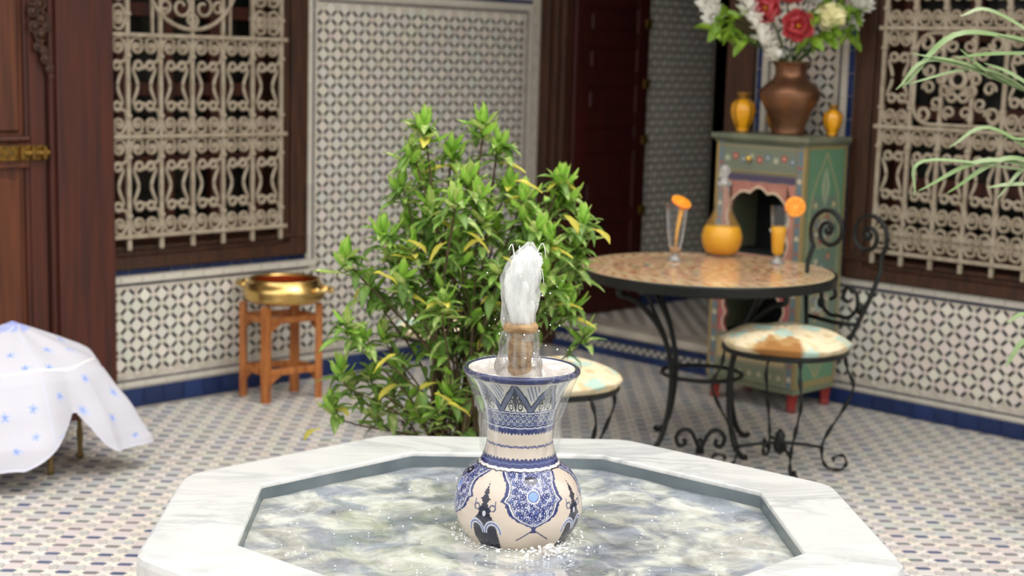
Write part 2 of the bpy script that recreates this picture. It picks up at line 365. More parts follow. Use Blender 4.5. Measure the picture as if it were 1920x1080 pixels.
# blue skirting and cream / dark borders, left wall
strip(wl, 'skirting_tile', M_blue, .02, 2.99, 0, .086, y=.012, ln=.105, t=.012)
strip(wl, 'border_tile', M_cream, .02, 2.99, .09, .115, ln=.11)
strip(wl, 'dark_border_tile', M_bluedk, .02, 2.99, .118, .127, ln=.2)
strip(wl, 'dark_border_tile', M_bluedk, 1.63, 2.99, .547, .557, ln=.2)
strip(wl, 'border_tile', M_cream, 1.60, 2.99, .56, .592, ln=.11, y=.008, t=.008)
strip(wl, 'skirting_tile', M_blue, 1.652, 2.95, .595, .622, ln=.105)
vstrip(wl, 'border_tile', M_cream, 1.620, 1.648, .595, 2.4, ln=.12, y=.008, t=.008)
vstrip(wl, 'dark_border_tile', M_bluedk, 1.604, 1.614, .56, 2.4, ln=.2)
for x0, x1 in ((.107, .13),): vstrip(wl, 'border_tile', M_cream, x0, x1, .13, 1.87, ln=.12, y=.006, t=.006)
vstrip(wl, 'dark_border_tile', M_bluedk, .134, .143, .13, 1.84, ln=.2)
strip(wl, 'dark_border_tile', M_bluedk, .143, 1.585, 1.828, 1.838, ln=.2)
strip(wl, 'border_tile', M_cream, .107, 1.60, 1.845, 1.875, ln=.12, y=.006, t=.006)
strip(wl, 'skirting_tile', M_blue, .107, 1.60, 1.88, 1.90, ln=.12)
wall_field(wl, ML, .12, 1.59, 1.92, 2.4)
# right wall
for a, b in ((1.43, 3.58),):
    strip(wr, 'skirting_tile', M_blue, a, b, 0, .072, y=.012, ln=.105, t=.012, sgn=-1)
    strip(wr, 'border_tile', M_cream, a, b, .075, .095, ln=.11, sgn=-1)
    strip(wr, 'dark_border_tile', M_bluedk, a, b, .097, .106, ln=.2, sgn=-1)
strip(wr, 'dark_border_tile', M_bluedk, 1.895, 3.58, .559, .572, ln=.2, sgn=-1)
strip(wr, 'border_tile', M_cream, 1.907, 3.58, .575, .606, ln=.11, y=.008, t=.008, sgn=-1)
vstrip(wr, 'skirting_tile', M_blue, 1.43, 1.458, .11, 2.4, ln=.105, sgn=-1)
vstrip(wr, 'border_tile', M_cream, 1.462, 1.492, .11, 2.4, ln=.12, y=.006, t=.006, sgn=-1)
vstrip(wr, 'dark_border_tile', M_bluedk, 1.497, 1.507, .11, 2.4, ln=.2, sgn=-1)
vstrip(wr, 'dark_border_tile', M_bluedk, 1.893, 1.903, .572, 2.4, ln=.2, sgn=-1)
vstrip(wr, 'border_tile', M_cream, 1.907, 1.937, .61, 2.4, ln=.12, y=.006, t=.006, sgn=-1)
vstrip(wr, 'skirting_tile', M_blue, 1.942, 1.975, .61, 2.4, ln=.105, sgn=-1)
# gallery over the walls
setting('ceiling', MB().add(*box(0, 5.2, -.3, 1.0, TOP, TOP+.22), M=ML).add(*box(-5.0, -1.0, -.3, 1.0, TOP, TOP+.22), M=MR), M_plaster)['label'] = 'plaster underside of the gallery above the courtyard walls'

# ------------------------------------------------------------------ floor
fl = setting('floor', MB().add([(-4.5, 1.6, 0), (4.5, 1.6, 0), (4.5, 10, 0), (-4.5, 10, 0)], [(0, 1, 2, 3)]), M_groutf)
AF = .0838
def in_court(W):
    p = Vector(W[:3])-C3
    return p.dot(nL) > .035 and p.dot(nR) > .035 and math.hypot(W[0]-.03, (W[1]-3.5)/.9) > .72 and -2.3-(W[1]-3)*.5 < W[0] < 2.1+(W[1]-3)*.5
tile_field(fl, AF, 0, (-3.4, 3.2), (2.7, 8.6), P_floor, Matrix.Translation((0, 0, .0004)), 'floor_tile', near_floor, M_floortile, in_court, 300, t=.0022, org=(0, 5.5), shp=(.35, .15))

# ------------------------------------------------------------------ passage behind the doorway
pz = .15
ps = MB()
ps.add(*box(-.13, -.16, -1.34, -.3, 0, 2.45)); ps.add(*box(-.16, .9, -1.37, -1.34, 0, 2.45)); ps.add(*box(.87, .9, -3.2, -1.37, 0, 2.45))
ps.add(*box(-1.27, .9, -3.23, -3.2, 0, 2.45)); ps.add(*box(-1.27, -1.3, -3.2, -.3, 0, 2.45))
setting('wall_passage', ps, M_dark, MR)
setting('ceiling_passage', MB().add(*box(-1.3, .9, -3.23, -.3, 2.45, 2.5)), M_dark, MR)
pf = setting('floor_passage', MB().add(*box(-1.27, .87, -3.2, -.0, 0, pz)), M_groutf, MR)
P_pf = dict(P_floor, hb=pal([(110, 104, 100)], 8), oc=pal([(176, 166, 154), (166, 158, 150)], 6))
tile_field(pf, AF, PI/4, (-1.26, -.17), (-1.9, -.06), P_pf, Matrix.Translation((0, 0, pz)), 'floor_tile', None, M_floortile, None, 0, t=.0022, org=(-.7, -.6), shp=(.35, .15))
# tiled side wall of the passage
pw = setting('wall_passage_side', MB().add(*box(-.16, -.165, -1.34, -.66, pz, 2.4)), M_groutw, MR)
Tp = Matrix(((0, 0, -1, -.1655), (1, 0, 0, 0), (0, 1, 0, 0), (0, 0, 0, 1)))
tile_field(pw, AW, PI/4, (-1.33, -.66), (.34, 2.38), P_wall, Tp, 'zellige_tile', None, M_tile, None, 0, org=(-1.0, 1.3))
pk = MB()
for k in range(6): pk.add(*box(-.165, -.175, -.70-k*.107, -.80-k*.107, pz, pz+.075))
o = obj('skirting_tile', pk, M_blue, pw); o['kind'] = 'stuff'
# threshold step
th = setting('trim_1', MB().add(*box(-.14, -1.28, -.02, .004, 0, .115)), M_groutw, MR)
th['label'] = 'raised tiled threshold step of the doorway'
strip(th, 'riser_tile', M_blue, .14, 1.28, 0, .043, y=.012, ln=.105, t=.008, sgn=-1)
strip(th, 'riser_tile', M_blue, .14, 1.28, .078, .114, y=.012, ln=.105, t=.008, sgn=-1)
mb = MB()
for k in range(46):
    for r_ in range(2):
        if (k+r_) % 2 == 0: mb.add(*box(-.145-k*.0247, -.165-k*.0247, .004, .0075, .0455+r_*.016, .0585+r_*.016), col=lin(44, 52, 74))
        else: mb.add(*box(-.143-k*.0247, -.167-k*.0247, .004, .007, .0455+r_*.016, .0595+r_*.016), col=lin(196, 190, 178))
o = obj('mosaic_tile', mb, M_tile, th); o['kind'] = 'stuff'
part('marble_nosing', box(-.14, -1.28, -.18, .02, .115, .158, .008), M_marble_nos, th)

# ------------------------------------------------------------------ doorway frame + inner leaf
d1 = bpy.data.objects.new('door_1', None); C.objects.link(d1); d1.matrix_world = MR; d1['kind'] = 'structure'; d1['label'] = 'open doorway with dark wooden frame in the corner'
part('frame_post', box(-.006, -.07, -.02, .045, 0, 2.5, .004), M_frame, d1)
part('frame_post', box(-.07, -.115, -.04, .025, 0, 2.5, .004), M_frame, d1)
part('frame_post', box(-.122, -.16, -.10, .012, 0, 2.5, .004), M_frame, d1)
part('frame_post', box(-1.262, -1.425, -.08, .03, 0, 2.5, .006), M_frame, d1)
part('lintel', box(-.006, -1.42, -.08, .04, 2.38, 2.52, .006), M_frame, d1)
lf = thing('inner_door_leaf', 'dark red panelled wooden door leaf standing open in the shaded doorway', 'door', M=MR @ Matrix.Translation((-.185, -.03, pz+.006)))
part('panel_board', box(.0, .018, -.64, -.01, 0, 2.2, .002), M_leaf_door, lf)
for y0 in (-.64, -.115): part('stile', box(-.012, .028, y0, y0+.105, 0, 2.2, .004), M_leaf_door, lf)
for z0 in (0.0, .52, .92, 1.06, 1.29, 1.50, 1.72, 2.1): part('rail', box(-.011, .027, -.55, -.10, z0, z0+.085, .004), M_leaf_door, lf)
for z0 in (.145, .65, 1.17, 1.395, 1.6, 1.83): part('raised_panel', box(-.006, .02, -.50, -.15, z0, z0+(.3 if z0 < .2 else .09), .006), M_leaf_door, lf)
for z0 in (.55, .96, 1.28, 1.62): part('hinge', box(-.018, -.010, -.655, -.60, z0, z0+.05, .003), M_brassold, lf)

# ------------------------------------------------------------------ windows
def window(nm, Mw, s, u0, u1, z0, z1, label):
    w_ = bpy.data.objects.new(nm, None); C.objects.link(w_); w_.matrix_world = Mw; w_['kind'] = 'structure'; w_['label'] = label
    X = lambda a: s*a
    for a, b in ((u0, u0+.04), (u0+.04, u0+.11), (u0+.11, u0+.15)):
        d = (.02, .035, .022)[int(a > u0)+int(a > u0+.05)]
        part('frame_stile', box(X(a), X(b), -.14, d, z0, z1, .004), M_frame, w_)
    part('frame_stile', box(X(u1-.15), X(u1), -.14, .03, z0, z1, .004), M_frame, w_)
    for a, b, d in ((0, .055, .032), (.055, .085, .022), (.085, .105, .04)): part('sill_rail', box(X(u0+.02), X(u1-.02), -.14, d, z0+a, z0+b, .004), M_frame, w_)
    part('head_rail', box(X(u0), X(u1), -.14, .03, z1-.12, z1, .004), M_frame, w_)
    n = 4; L_ = (u1-u0-.30)/n
    for k in range(n):
        a = u0+.15+k*L_
        part('shutter_stile', box(X(a), X(a+.05), -.18, -.13, z0+.1, z1, .003), M_shut, w_)
        for zz in (z0+.1, z0+.42, z0+.75, z0+1.1, z0+1.45): part('shutter_rail', box(X(a+.05), X(a+L_), -.17, -.135, zz, zz+.06, .003), M_shut, w_)
        part('pane', box(X(a+.04), X(a+L_), -.178, -.172, z0+.1, z1), M_glassdk, w_)
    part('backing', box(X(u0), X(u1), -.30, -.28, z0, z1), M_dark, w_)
    return w_
window('window_1', ML, 1, 1.655, 2.95, .625, 2.45, 'dark wooden window frame with shutters, left wall')
window('window_2', MR, -1, 1.985, 3.6, .61, 2.45, 'dark wooden window frame with shutters, right wall')

# wrought grille scrolls: curves in the bay's local xz plane (x from bay centre)
def spir(cx, cz, r0, a0, turns, n=22, shrink=.25, sgn=1):
    return [(cx+r0*(1-(1-shrink)*t)*math.cos(a0+sgn*turns*2*PI*t), cz+r0*(1-(1-shrink)*t)*math.sin(a0+sgn*turns*2*PI*t)) for t in np.linspace(0, 1, n)]
def tube2(pts, r=.0055, y=0): return tube([(x, y, z) for x, z in pts], r, 6)
def scroll_meshes(bw, r=.0084):
    h = bw/2-.006; K = {}
    # big spiral: from bar collar, over the top, curling in
    p = spline([(-h, -.085), (-h*.92, -.045), (-h*.62, -.012), (-h*.15, -.02)], 12).tolist()+spir(-h*.47, -.052, .029, PI*.35, 1.3, sgn=-1)[1:]
    K['spiral'] = p
    # bracket: ring at top then vase-shaped side
    p = spir(-h*.38, -.130, .0185, PI*.9, 1.0, 14, .85, sgn=-1)[::-1]+spline([(-h*.62, -.133), (-h*.72, -.15), (-h*.5, -.19), (-h*.42, -.215)], 12).tolist()[1:]
    K['bracket'] = p
    K['link'] = spline([(-h, -.085), (-h*.85, -.112), (-h*.3, -.118), (h*.05, -.14), (h*.3, -.14)], 14).tolist()
    out = {}
    for k, pp in K.items():
        mb = MB().add(*tube2(pp, r))
        if k == 'spiral': mb.add(*ball((-h*.47, 0, -.052), .011, 6))
        out[k] = mb.mesh('scroll', True); out[k].materials.append(M_iron_w)
    return out
def grille(Mw, s, bars, rows, zlo, ztop, lab, med=None, ext=.03, extra_left=None):
    g = thing('window_grille', lab, 'grille', M=Mw @ Matrix.Translation((0, .062, 0)))
    bw = abs(bars[1]-bars[0]); allz = [z for z in rows]
    lo, hi = min(bars), max(bars)
    for u in bars: part('vertical_bar', box(s*u-.009, s*u+.009, -.0075, .0075, zlo, ztop), M_iron_w, g)
    for z in rows: part('horizontal_bar', box(s*(lo-ext), s*(hi+.03), .004, .016, z-.009, z+.009, .002), M_iron_w, g)
    sm = {}
    mx_ = Matrix.Scale(-1, 4, (1, 0, 0)); mz = Matrix.Scale(-1, 4, (0, 0, 1))
    for i in range(len(bars)-1):
        uc = (bars[i]+bars[i+1])/2; b = abs(bars[i+1]-bars[i]); key = round(b, 3)
        if key not in sm: sm[key] = scroll_meshes(b)
        S = sm[key]
        for j in range(len(rows)-1):
            zt, zb = rows[j+1], rows[j]; hgt = zt-zb; c = .215
            if med and j == med[3] and med[0]-med[2]-.02 < uc < med[0]+med[2]+.02: continue
            double = hgt > .5
            for mirx in (0, 1):
                for miry in (0, 1):
                    z_ = (zt if not miry else zb)
                    M_ = Matrix.Translation((s*uc, 0, z_))
                    if mirx: M_ = M_ @ mx_
                    if miry: M_ = M_ @ mz
                    if double and miry:
                        Mb = Matrix.Translation((s*uc, 0, zb+.135)) @ (mx_ if mirx else Matrix.Identity(4))
                        Md = Matrix.Translation((s*uc, 0, zb+.01)) @ (mx_ if mirx else Matrix.Identity(4)) @ mz
                        link('scroll', S['spiral'], None, g, Mb); link('scroll', S['spiral'], None, g, Md)
                        M_ = Matrix.Translation((s*uc, 0, zb+.135)) @ (mx_ if mirx else Matrix.Identity(4)) @ mz
                        link('scroll', S['spiral'], None, g, M_)
                    else: link('scroll', S['spiral'], None, g, M_)
                    sc_z = (hgt-(.135 if double else 0))/.43
                    M2 = M_ @ Matrix.Scale(sc_z, 4, (0, 0, 1)) if abs(sc_z-1) > .03 else M_
                    link('scroll', S['bracket'], None, g, M2)
                    if mirx == 0: link('scroll', S['link'], None, g, M2)
    cm = MB().add(*box(-.013, .013, -.012, .014, -.008, .008, .002)).mesh('collar'); cm.materials.append(M_iron_w)
    for u in bars:
        for j in range(len(rows)-1):
            if med and j == med[3] and med[0]-med[2]+.03 < u < med[0]+med[2]-.03: continue
            for zz in (rows[j]+.088, rows[j+1]-.088): link('collar', cm, None, g, Matrix.Translation((s*u, 0, zz)))
    return g
# left grille
g1 = grille(ML, 1, [1.85, 2.012, 2.174, 2.336, 2.498, 2.66, 2.822], [.775, 1.207, 1.64, 2.18], .715, 2.3, 'pale wrought iron scroll grille over the left window, beside the tiled panel', med=(2.336, 0, .235, 2))
def ringc(cx, cz, r, a0=0, a1=2*PI, n=40): return [(cx+r*math.cos(a), cz+r*math.sin(a)) for a in np.linspace(a0, a1, n)]
part('medallion_ring', tube2(ringc(2.336, 1.905, .235), .010, .006), M_iron_w, g1, smooth=True)
for u_ in (2.135, 2.537): part('vertical_bar', box(u_-.006, u_+.006, -.006, .006, 1.64, 2.18), M_iron_w, g1)
for k in range(8):
    a = 2*PI*k/8+PI/8; cx, cz = 2.336+.15*math.cos(a), 1.905+.15*math.sin(a)
    part('scroll', tube2(spir(cx, cz, .052, a+PI*.9, 1.2, 26, .3), .0075, .004), M_iron_w, g1, smooth=True)
for k in range(8):
    a = 2*PI*k/8; cx, cz = 2.336+.195*math.cos(a), 1.905+.195*math.sin(a)
    part('scroll', tube2(spir(cx, cz, .034, a, 1.3, 22, .35, -1), .0075, .0), M_iron_w, g1, smooth=True)
# right grille
g2 = grille(MR, -1, [2.165, 2.312, 2.458, 2.605, 2.752, 2.898, 3.045, 3.19, 3.335], [.757, 1.325, 1.765, 2.25], .70, 2.3, 'pale wrought iron scroll grille over the right window with a scroll rosette', med=(2.539, 0, .16, 1))
mc = (-2.539, 1.545)
part('rosette_centre', tube2(ringc(mc[0], mc[1], .034, n=24), .012, .012), M_iron_w, g2, smooth=True)
for k in range(10):
    a = 2*PI*k/10; cx, cz = mc[0]+.078*math.cos(a), mc[1]+.078*math.sin(a)
    part('scroll', tube2(spir(cx, cz, .030, a+PI, 1.25, 22, .3, 1 if k % 2 else -1), .0085, .008), M_iron_w, g2, smooth=True)
for k in range(12):
    a = 2*PI*k/12+PI/12; cx, cz = mc[0]+.150*math.cos(a), mc[1]+.150*math.sin(a)
    part('scroll', tube2(spir(cx, cz, .030, a, 1.2, 22, .35, 1 if k % 2 else -1), .0075, .002), M_iron_w, g2, smooth=True)
for sx in (-1, 1):
    for sz in (-1, 1):
        part('scroll', tube2(spir(mc[0]+sx*.165, mc[1]+sz*.155, .036, 0, 1.2, 24, .45, sx*sz), .009, .002), M_iron_w, g2, smooth=True)
q = []
for sx, sz, a in ((1, 1, 0), (-1, 1, PI/2), (-1, -1, PI), (1, -1, 1.5*PI)): q += [(mc[0]+sx*.13+.085*math.cos(a+t), mc[1]+sz*.115+.085*math.sin(a+t)) for t in np.linspace(0, PI/2, 8)]
part('medallion_ring', tube2(q+[q[0]], .009, .004), M_iron_w, g2, smooth=True)

# ------------------------------------------------------------------ left door with its wide post
d2 = bpy.data.objects.new('door_2', None); C.objects.link(d2); d2.matrix_world = ML; d2['kind'] = 'structure'; d2['label'] = 'reddish wooden door and wide post at the left edge'
part('door_post', box(2.738, 3.0, 0.0, .085, 0, 2.5, .006), M_pilas, d2)
part('door_post_edge', box(3.0, 3.022, -.10, .06, 0, 2.5, .004), M_pilas, d2)
part('door_leaf_stile', box(3.028, 3.10, -.02, .035, .01, 2.45, .004), M_pilas, d2)
for a, b in ((.02, .16), (1.085, 1.19), (2.3, 2.45)): part('door_leaf_rail', box(3.10, 4.1, -.02, .033, a, b, .004), M_door, d2)
for a, b in ((.16, 1.085), (1.19, 2.3)):
    part('door_leaf_panel', box(3.10, 4.1, -.02, .012, a, b), M_door, d2)
    part('door_raised_panel', box(3.135, 4.05, -.0, .024, a+.04, b-.04, .010), M_door, d2)
    part('door_moulding', box(3.10, 3.118, .0, .03, a, b, .005), M_pilas, d2)
part('door_leaf_stile', box(4.1, 4.19, -.02, .035, .01, 2.45, .004), M_pilas, d2)
part('moulding_rail', tube([(3.11, .04, 1.205), (4.0, .04, 1.205)], .012, 8), M_pilas, d2)
bt = part('brass_bolt', box(3.035, 3.6, .033, .048, 1.115, 1.178, .004), M_brassold, d2)
part('bolt_rod', tube([(3.03, .056, 1.147), (3.14, .056, 1.147)], .013, 8), M_brassold, bt)
for x in (3.05, 3.10, 3.15): part('bolt_clasp', box(x-.008, x+.008, .045, .072, 1.12, 1.174, .003), M_brassold, bt)
# carved ornament hanging beside the leaf
cv = MB()
for cx, cz, r_ in ((3.055, 1.63, .03), (3.07, 1.58, .024), (3.045, 1.56, .02), (3.035, 1.53, .024), (3.02, 1.49, .018), (3.08, 1.66, .03), (3.05, 1.69, .03), (3.09, 1.72, .03), (3.06, 1.75, .03), (3.03, 1.66, .02), (3.01, 1.455, .012)):
    cv.add(*tube2(spir(cx, cz, r_, random.uniform(0, 6), 1.3, 18, .3), .008)); cv.add(*ball((cx, 0, cz), r_*.6, 6))
obj('carved_ornament', cv, M_frame, d2, Matrix.Translation((0, .055, 0)), smooth=True)

#@@PART2
# ------------------------------------------------------------------ fountain
FX, FY, FZ, SY = .0286, 3.503, .497, .909
def oct_ring(R, z, rc=.03, th=.0457):
    P = [(R*math.cos(th+PI/8+k*PI/4), R*math.sin(th+PI/8+k*PI/4)*SY) for k in range(8)]; out = []
    for k in range(8):
        p = np.array(P[k]); a = np.array(P[k-1])-p; b = np.array(P[(k+1) % 8])-p; a /= np.linalg.norm(a); b /= np.linalg.norm(b)
        A, B = p+a*rc, p+b*rc
        for t in (0, .33, .67, 1): out.append((*((1-t)**2*A+2*t*(1-t)*p+t*t*B), z))
    return out
fo = thing('fountain', 'octagonal white marble fountain basin with a broad veined rim', 'fountain', (FX, FY, 0))
loops = [oct_ring(.86, 0), oct_ring(.86, .40), oct_ring(.905, .405, .035), oct_ring(.917, .415, .04), oct_ring(.920, .43, .04), oct_ring(.920, .476, .04), oct_ring(.916, .489, .04), oct_ring(.906, .497, .04),
         oct_ring(.6955, .497, .012), oct_ring(.6915, .4955, .01), oct_ring(.6900, .491, .008), oct_ring(.6900, .486, .008)]
v = [p for l in loops for p in l]; n = 32
f = [(i*n+k, i*n+(k+1) % n, (i+1)*n+(k+1) % n, (i+1)*n+k) for i in range(len(loops)-1) for k in range(n)]
part('rim', (v, f), M_marble, fo)
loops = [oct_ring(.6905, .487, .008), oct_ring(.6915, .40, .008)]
part('inner_wall', ([p for l in loops for p in l], [(k, (k+1) % n, (k+1) % n+n, k+n) for k in range(n)]), mat('shaded_wet_marble', (106, 116, 120), .3, col2=(80, 90, 96), scale=5), fo)  # shade below the rim, along with wetness, put into a darker marble colour
M_basin = marble('basin_marble', (222, 222, 214), (126, 136, 152), .85, .3, 2.2, (1, 1, 1), .3)
part('basin_floor', (oct_ring(.695, .40, .008), [tuple(range(32))]), M_basin, fo)
# water in the basin
def water_mat():
    m = bpy.data.materials.new('clear_water'); m.use_nodes = True; t = m.node_tree; N = t.nodes; L = t.links; N.clear()
    out = N.new('ShaderNodeOutputMaterial'); tr = N.new('ShaderNodeBsdfTransparent'); tr.inputs[0].default_value = (.90, .93, .93, 1)
    gl = N.new('ShaderNodeBsdfGlossy'); gl.inputs['Roughness'].default_value = .04
    tcn = N.new('ShaderNodeTexCoord')
    n1 = N.new('ShaderNodeTexNoise'); n1.inputs['Scale'].default_value = 11; n1.inputs['Detail'].default_value = 4; n1.inputs['Distortion'].default_value = .5; L.new(tcn.outputs['Object'], n1.inputs['Vector'])
    bp = N.new('ShaderNodeBump'); bp.inputs['Strength'].default_value = 1; bp.inputs['Distance'].default_value = .006; L.new(n1.outputs['Fac'], bp.inputs['Height']); L.new(bp.outputs[0], gl.inputs['Normal'])
    fr = N.new('ShaderNodeFresnel'); fr.inputs[0].default_value = 1.33; L.new(bp.outputs[0], fr.inputs['Normal'])
    x = N.new('ShaderNodeMixShader'); L.new(fr.outputs[0], x.inputs[0]); L.new(tr.outputs[0], x.inputs[1]); L.new(gl.outputs[0], x.inputs[2])
    # thin froth patches
    df = N.new('ShaderNodeBsdfDiffuse'); df.inputs[0].default_value = (*lin(216, 217, 208), 1)
    n3 = N.new('ShaderNodeTexNoise'); n3.inputs['Scale'].default_value = 8; n3.inputs['Detail'].default_value = 4; n3.inputs['Distortion'].default_value = .8; L.new(tcn.outputs['Object'], n3.inputs['Vector'])
    r3 = N.new('ShaderNodeMapRange'); r3.inputs[1].default_value = .42; r3.inputs[2].default_value = .58; L.new(n3.outputs['Fac'], r3.inputs[0])
    c3 = N.new('ShaderNodeMix'); c3.data_type = 'RGBA'; c3.inputs[6].default_value = (*lin(146, 152, 160), 1); c3.inputs[7].default_value = (*lin(202, 203, 194), 1); L.new(r3.outputs[0], c3.inputs[0]); L.new(c3.outputs[2], df.inputs[0])
    n2 = N.new('ShaderNodeTexNoise'); n2.inputs['Scale'].default_value = 7; n2.inputs['Detail'].default_value = 6; n2.inputs['Roughness'].default_value = .65; n2.inputs['Distortion'].default_value = 1.2; L.new(tcn.outputs['Object'], n2.inputs['Vector'])
    mr = N.new('ShaderNodeMapRange'); mr.inputs[1].default_value = .38; mr.inputs[2].default_value = .66; mr.inputs[3].default_value = .38; mr.inputs[4].default_value = .85; L.new(n2.outputs['Fac'], mr.inputs[0])
    y = N.new('ShaderNodeMixShader'); L.new(mr.outputs[0], y.inputs[0]); L.new(x.outputs[0], y.inputs[1]); L.new(df.outputs[0], y.inputs[2]); L.new(y.outputs[0], out.inputs[0])
    return m
M_water = water_mat()
def wpos(U, V):
    a = U*2*PI; th = .0457
    k = np.floor((a-th-PI/8)/(PI/4)); mid = th+PI/8+(k+.5)*PI/4
    R_ = .690*math.cos(PI/8)/np.cos(a-mid); r = R_*np.maximum(V, .001)**.8
    x = r*np.cos(a); y = r*np.sin(a)*SY
    d = np.hypot(x, y); z = .455+.0022*np.sin(d*75)*np.exp(-((d-.14)*5)**2*.6)+.0014*np.sin(17*x+9*y)+.0012*np.sin(23*y-13*x+1)+.001*np.sin(41*x+3)*np.sin(37*y)
    return np.stack([x, y, z], -1)
wt = link('water', grid_mesh(160, 60, wpos, closed=True), M_water, None, Matrix.Translation((FX, FY, 0)))
tag(wt, 'clear rippling water filling the octagonal marble basin', 'water')

# ------------------------------------------------------------------ painted vase in the fountain
VP = [(.42, .100), (.455, .122), (.48, .140), (.505, .150), (.53, .1535), (.56, .150), (.582, .144), (.60, .1345), (.618, .119), (.633, .0985), (.642, .0915), (.652, .0875), (.675, .081), (.70, .078), (.725, .079), (.746, .082), (.77, .087), (.79, .094), (.817, .105), (.834, .116), (.846, .127), (.8475, .134), (.853, .1385), (.860, .1375), (.864, .132), (.861, .126), (.845, .112), (.82, .098), (.79, .085)]
VPa = np.array(VP); VA = spline(VPa[:21, ::-1], 330)      # outer profile (r, z)
def hash2(i, j, k=0): 
    h = np.sin(i*127.1+j*311.7+k*74.7)*43758.5453; return h-np.floor(h)
def worley(x, y):
    i0 = np.floor(x); j0 = np.floor(y); f1 = np.full(x.shape, 9.); f2 = f1.copy()
    for di in (-1, 0, 1):
        for dj in (-1, 0, 1):
            cx = i0+di+.2+.6*hash2(i0+di, j0+dj); cy = j0+dj+.2+.6*hash2(i0+di, j0+dj, 5)
            d = np.hypot(x-cx, y-cy); m = d < f1; f2 = np.where(m, f1, np.minimum(f2, d)); f1 = np.minimum(f1, d)
    return f1, f2
def paint(c, m, col): return np.where(m[..., None], np.array(lin(*col)), c)
BL, DK, MID, WH, LB = (34, 44, 98), (27, 29, 50), (76, 88, 138), (214, 214, 222), (120, 150, 210)
def vase_col(U, V):
    a = U*2*PI; idx = np.clip((V*329).round().astype(int), 0, 329); r = VA[idx, 0]; z = VA[idx, 1]
    # arc length along the profile
    s = np.concatenate([[0], np.cumsum(np.hypot(*np.diff(VA, axis=0).T))])[idx]
    zs = lambda zz: np.interp(zz, VA[:, 1], np.concatenate([[0], np.cumsum(np.hypot(*np.diff(VA, axis=0).T))]))
    front = -PI/2
    c = np.broadcast_to(np.array(lin(196, 182, 168)), U.shape+(3,)).copy()
    wob = .0006*np.sin(a*23)+.0005*np.sin(a*41+1)
    # --- neck bands
    Z = z+wob
    band = (Z > .768)&(Z < .842); c = paint(c, band, (186, 184, 178))
    N8 = 8; per = 2*PI/N8; ph = ((a-front+.14+per/2) % per)-per/2; x = ph/per*2      # -1..1
    t = (Z-.774)/.062       # 0 bottom, 1 top
    edge = 1-np.abs(x)      # apex at x=0 top
    d = t-edge
    c = paint(c, band & (d < -.22), (200, 196, 188))
    c = paint(c, band & (np.abs(d) < .17), (84, 92, 120)); c = paint(c, band & (np.abs(d+.19) < .05), DK); c = paint(c, band & (np.abs(d-.19) < .05), DK)
    up = band & (d > .3); c = paint(c, up & (((x*5+t*3) % 1 < .4) & (t > .45) & (np.abs(np.abs(x)-1) < .35)), (96, 104, 140))
    stem = (np.abs(x) < .13*np.sin(np.clip(t, 0, 1)*PI)**.7) & band & (t < .98); c = paint(c, stem, DK)
    for sg in (-1, 1):
        for cx, cy, rr in ((.30, .2, .13), (.22, .42, .09)):
            dd = np.hypot(x-sg*cx, (t-cy)*.9); c = paint(c, band & (np.abs(dd-rr) < .035), DK); c = paint(c, band & (dd < .035), DK)
    c = paint(c, (Z > .765)&(Z < .7735), BL); c = paint(c, (Z > .7685)&(Z < .7705), WH)
    lat = (Z > .735)&(Z < .765); c = paint(c, lat, (188, 190, 196))
    u = (a-front)*36/(2*PI); tt = (Z-.735)/.030
    fu = u % 1; fv = (tt*2) % 1
    c = paint(c, lat & ((np.abs(fu-fv) < .13) | (np.abs(fu+fv-1) < .13)), BL); c = paint(c, lat & ((np.abs(fu-.5) < .06) | (np.abs(fu) < .07)), DK)
    c = paint(c, lat & ((np.abs(fv-.5) < .1) | (fv < .08)), MID)
    dark_part = lat & (np.sin((a-front)*2-1.9) > .2); c = np.where(dark_part[..., None], c*.8+np.array(lin(*BL))*.2, c)
    c = paint(c, (Z > .7335)&(Z < .737), BL); c = paint(c, (Z > .731)&(Z < .7335), WH)
    sc1 = .7205-.0045*np.abs(np.sin(a*30)); c = paint(c, (Z > sc1)&(Z < .731), BL); c = paint(c, (Z > .7275)&(Z < .7290), MID)
    ch = .687+.0018*np.sin(a*44); c = paint(c, np.abs(Z-ch) < .0016, (60, 66, 110)); c = paint(c, np.abs(Z-(.687-.0018*np.sin(a*44))) < .0011, (96, 100, 136))
    sc2 = .6565+.0045*np.abs(np.sin(a*26)); c = paint(c, (Z < sc2)&(Z > .6395), BL); c = paint(c, (Z < .651)&(Z > .647), MID)
    c = paint(c, (Z < .6395)&(Z > .634), (216, 212, 210))
    c = paint(c, (Z < .634)&(Z > .6315), DK)
    # --- body: four cartouches and four flower stems
    b = (Z < .632); N4 = 4; per = 2*PI/N4; a0 = front+.24
    ph = ((a-a0+per/2) % per)-per/2; X = ph*r; S = s-zs(.5865)          # metres on the surface, centre of cartouche
    top = zs(.632)-zs(.5865)
    Xn = np.abs(ph)*.148
    # outline half width as function of S
    ks = np.array([-.072, -.066, -.058, -.045, -.030, -.019, -.014, -.012, 0, .018, .03, .045, .08]); kw = np.array([0, .012, .030, .048, .056, .060, .070, .071, .063, .061, .064, .076, .10])
    W_ = np.interp(S, ks, kw); sd_ = Xn-W_
    saw = .0022*np.abs(np.sin(S*300))+.0022*np.abs(np.sin(Xn*300))
    inside = b & (S > -.072)
    c = paint(c, inside & (sd_ < .0045+saw), BL)
    c = paint(c, inside & (sd_ < -.0015), (212, 212, 218)); c = paint(c, inside & (sd_ < -.0050), DK); c = paint(c, inside & (sd_ < -.0072), (190, 192, 204))
    fill = inside & (sd_ < -.0085)
    g = 92.; f1, f2 = worley(ph*.148*g, S*g)
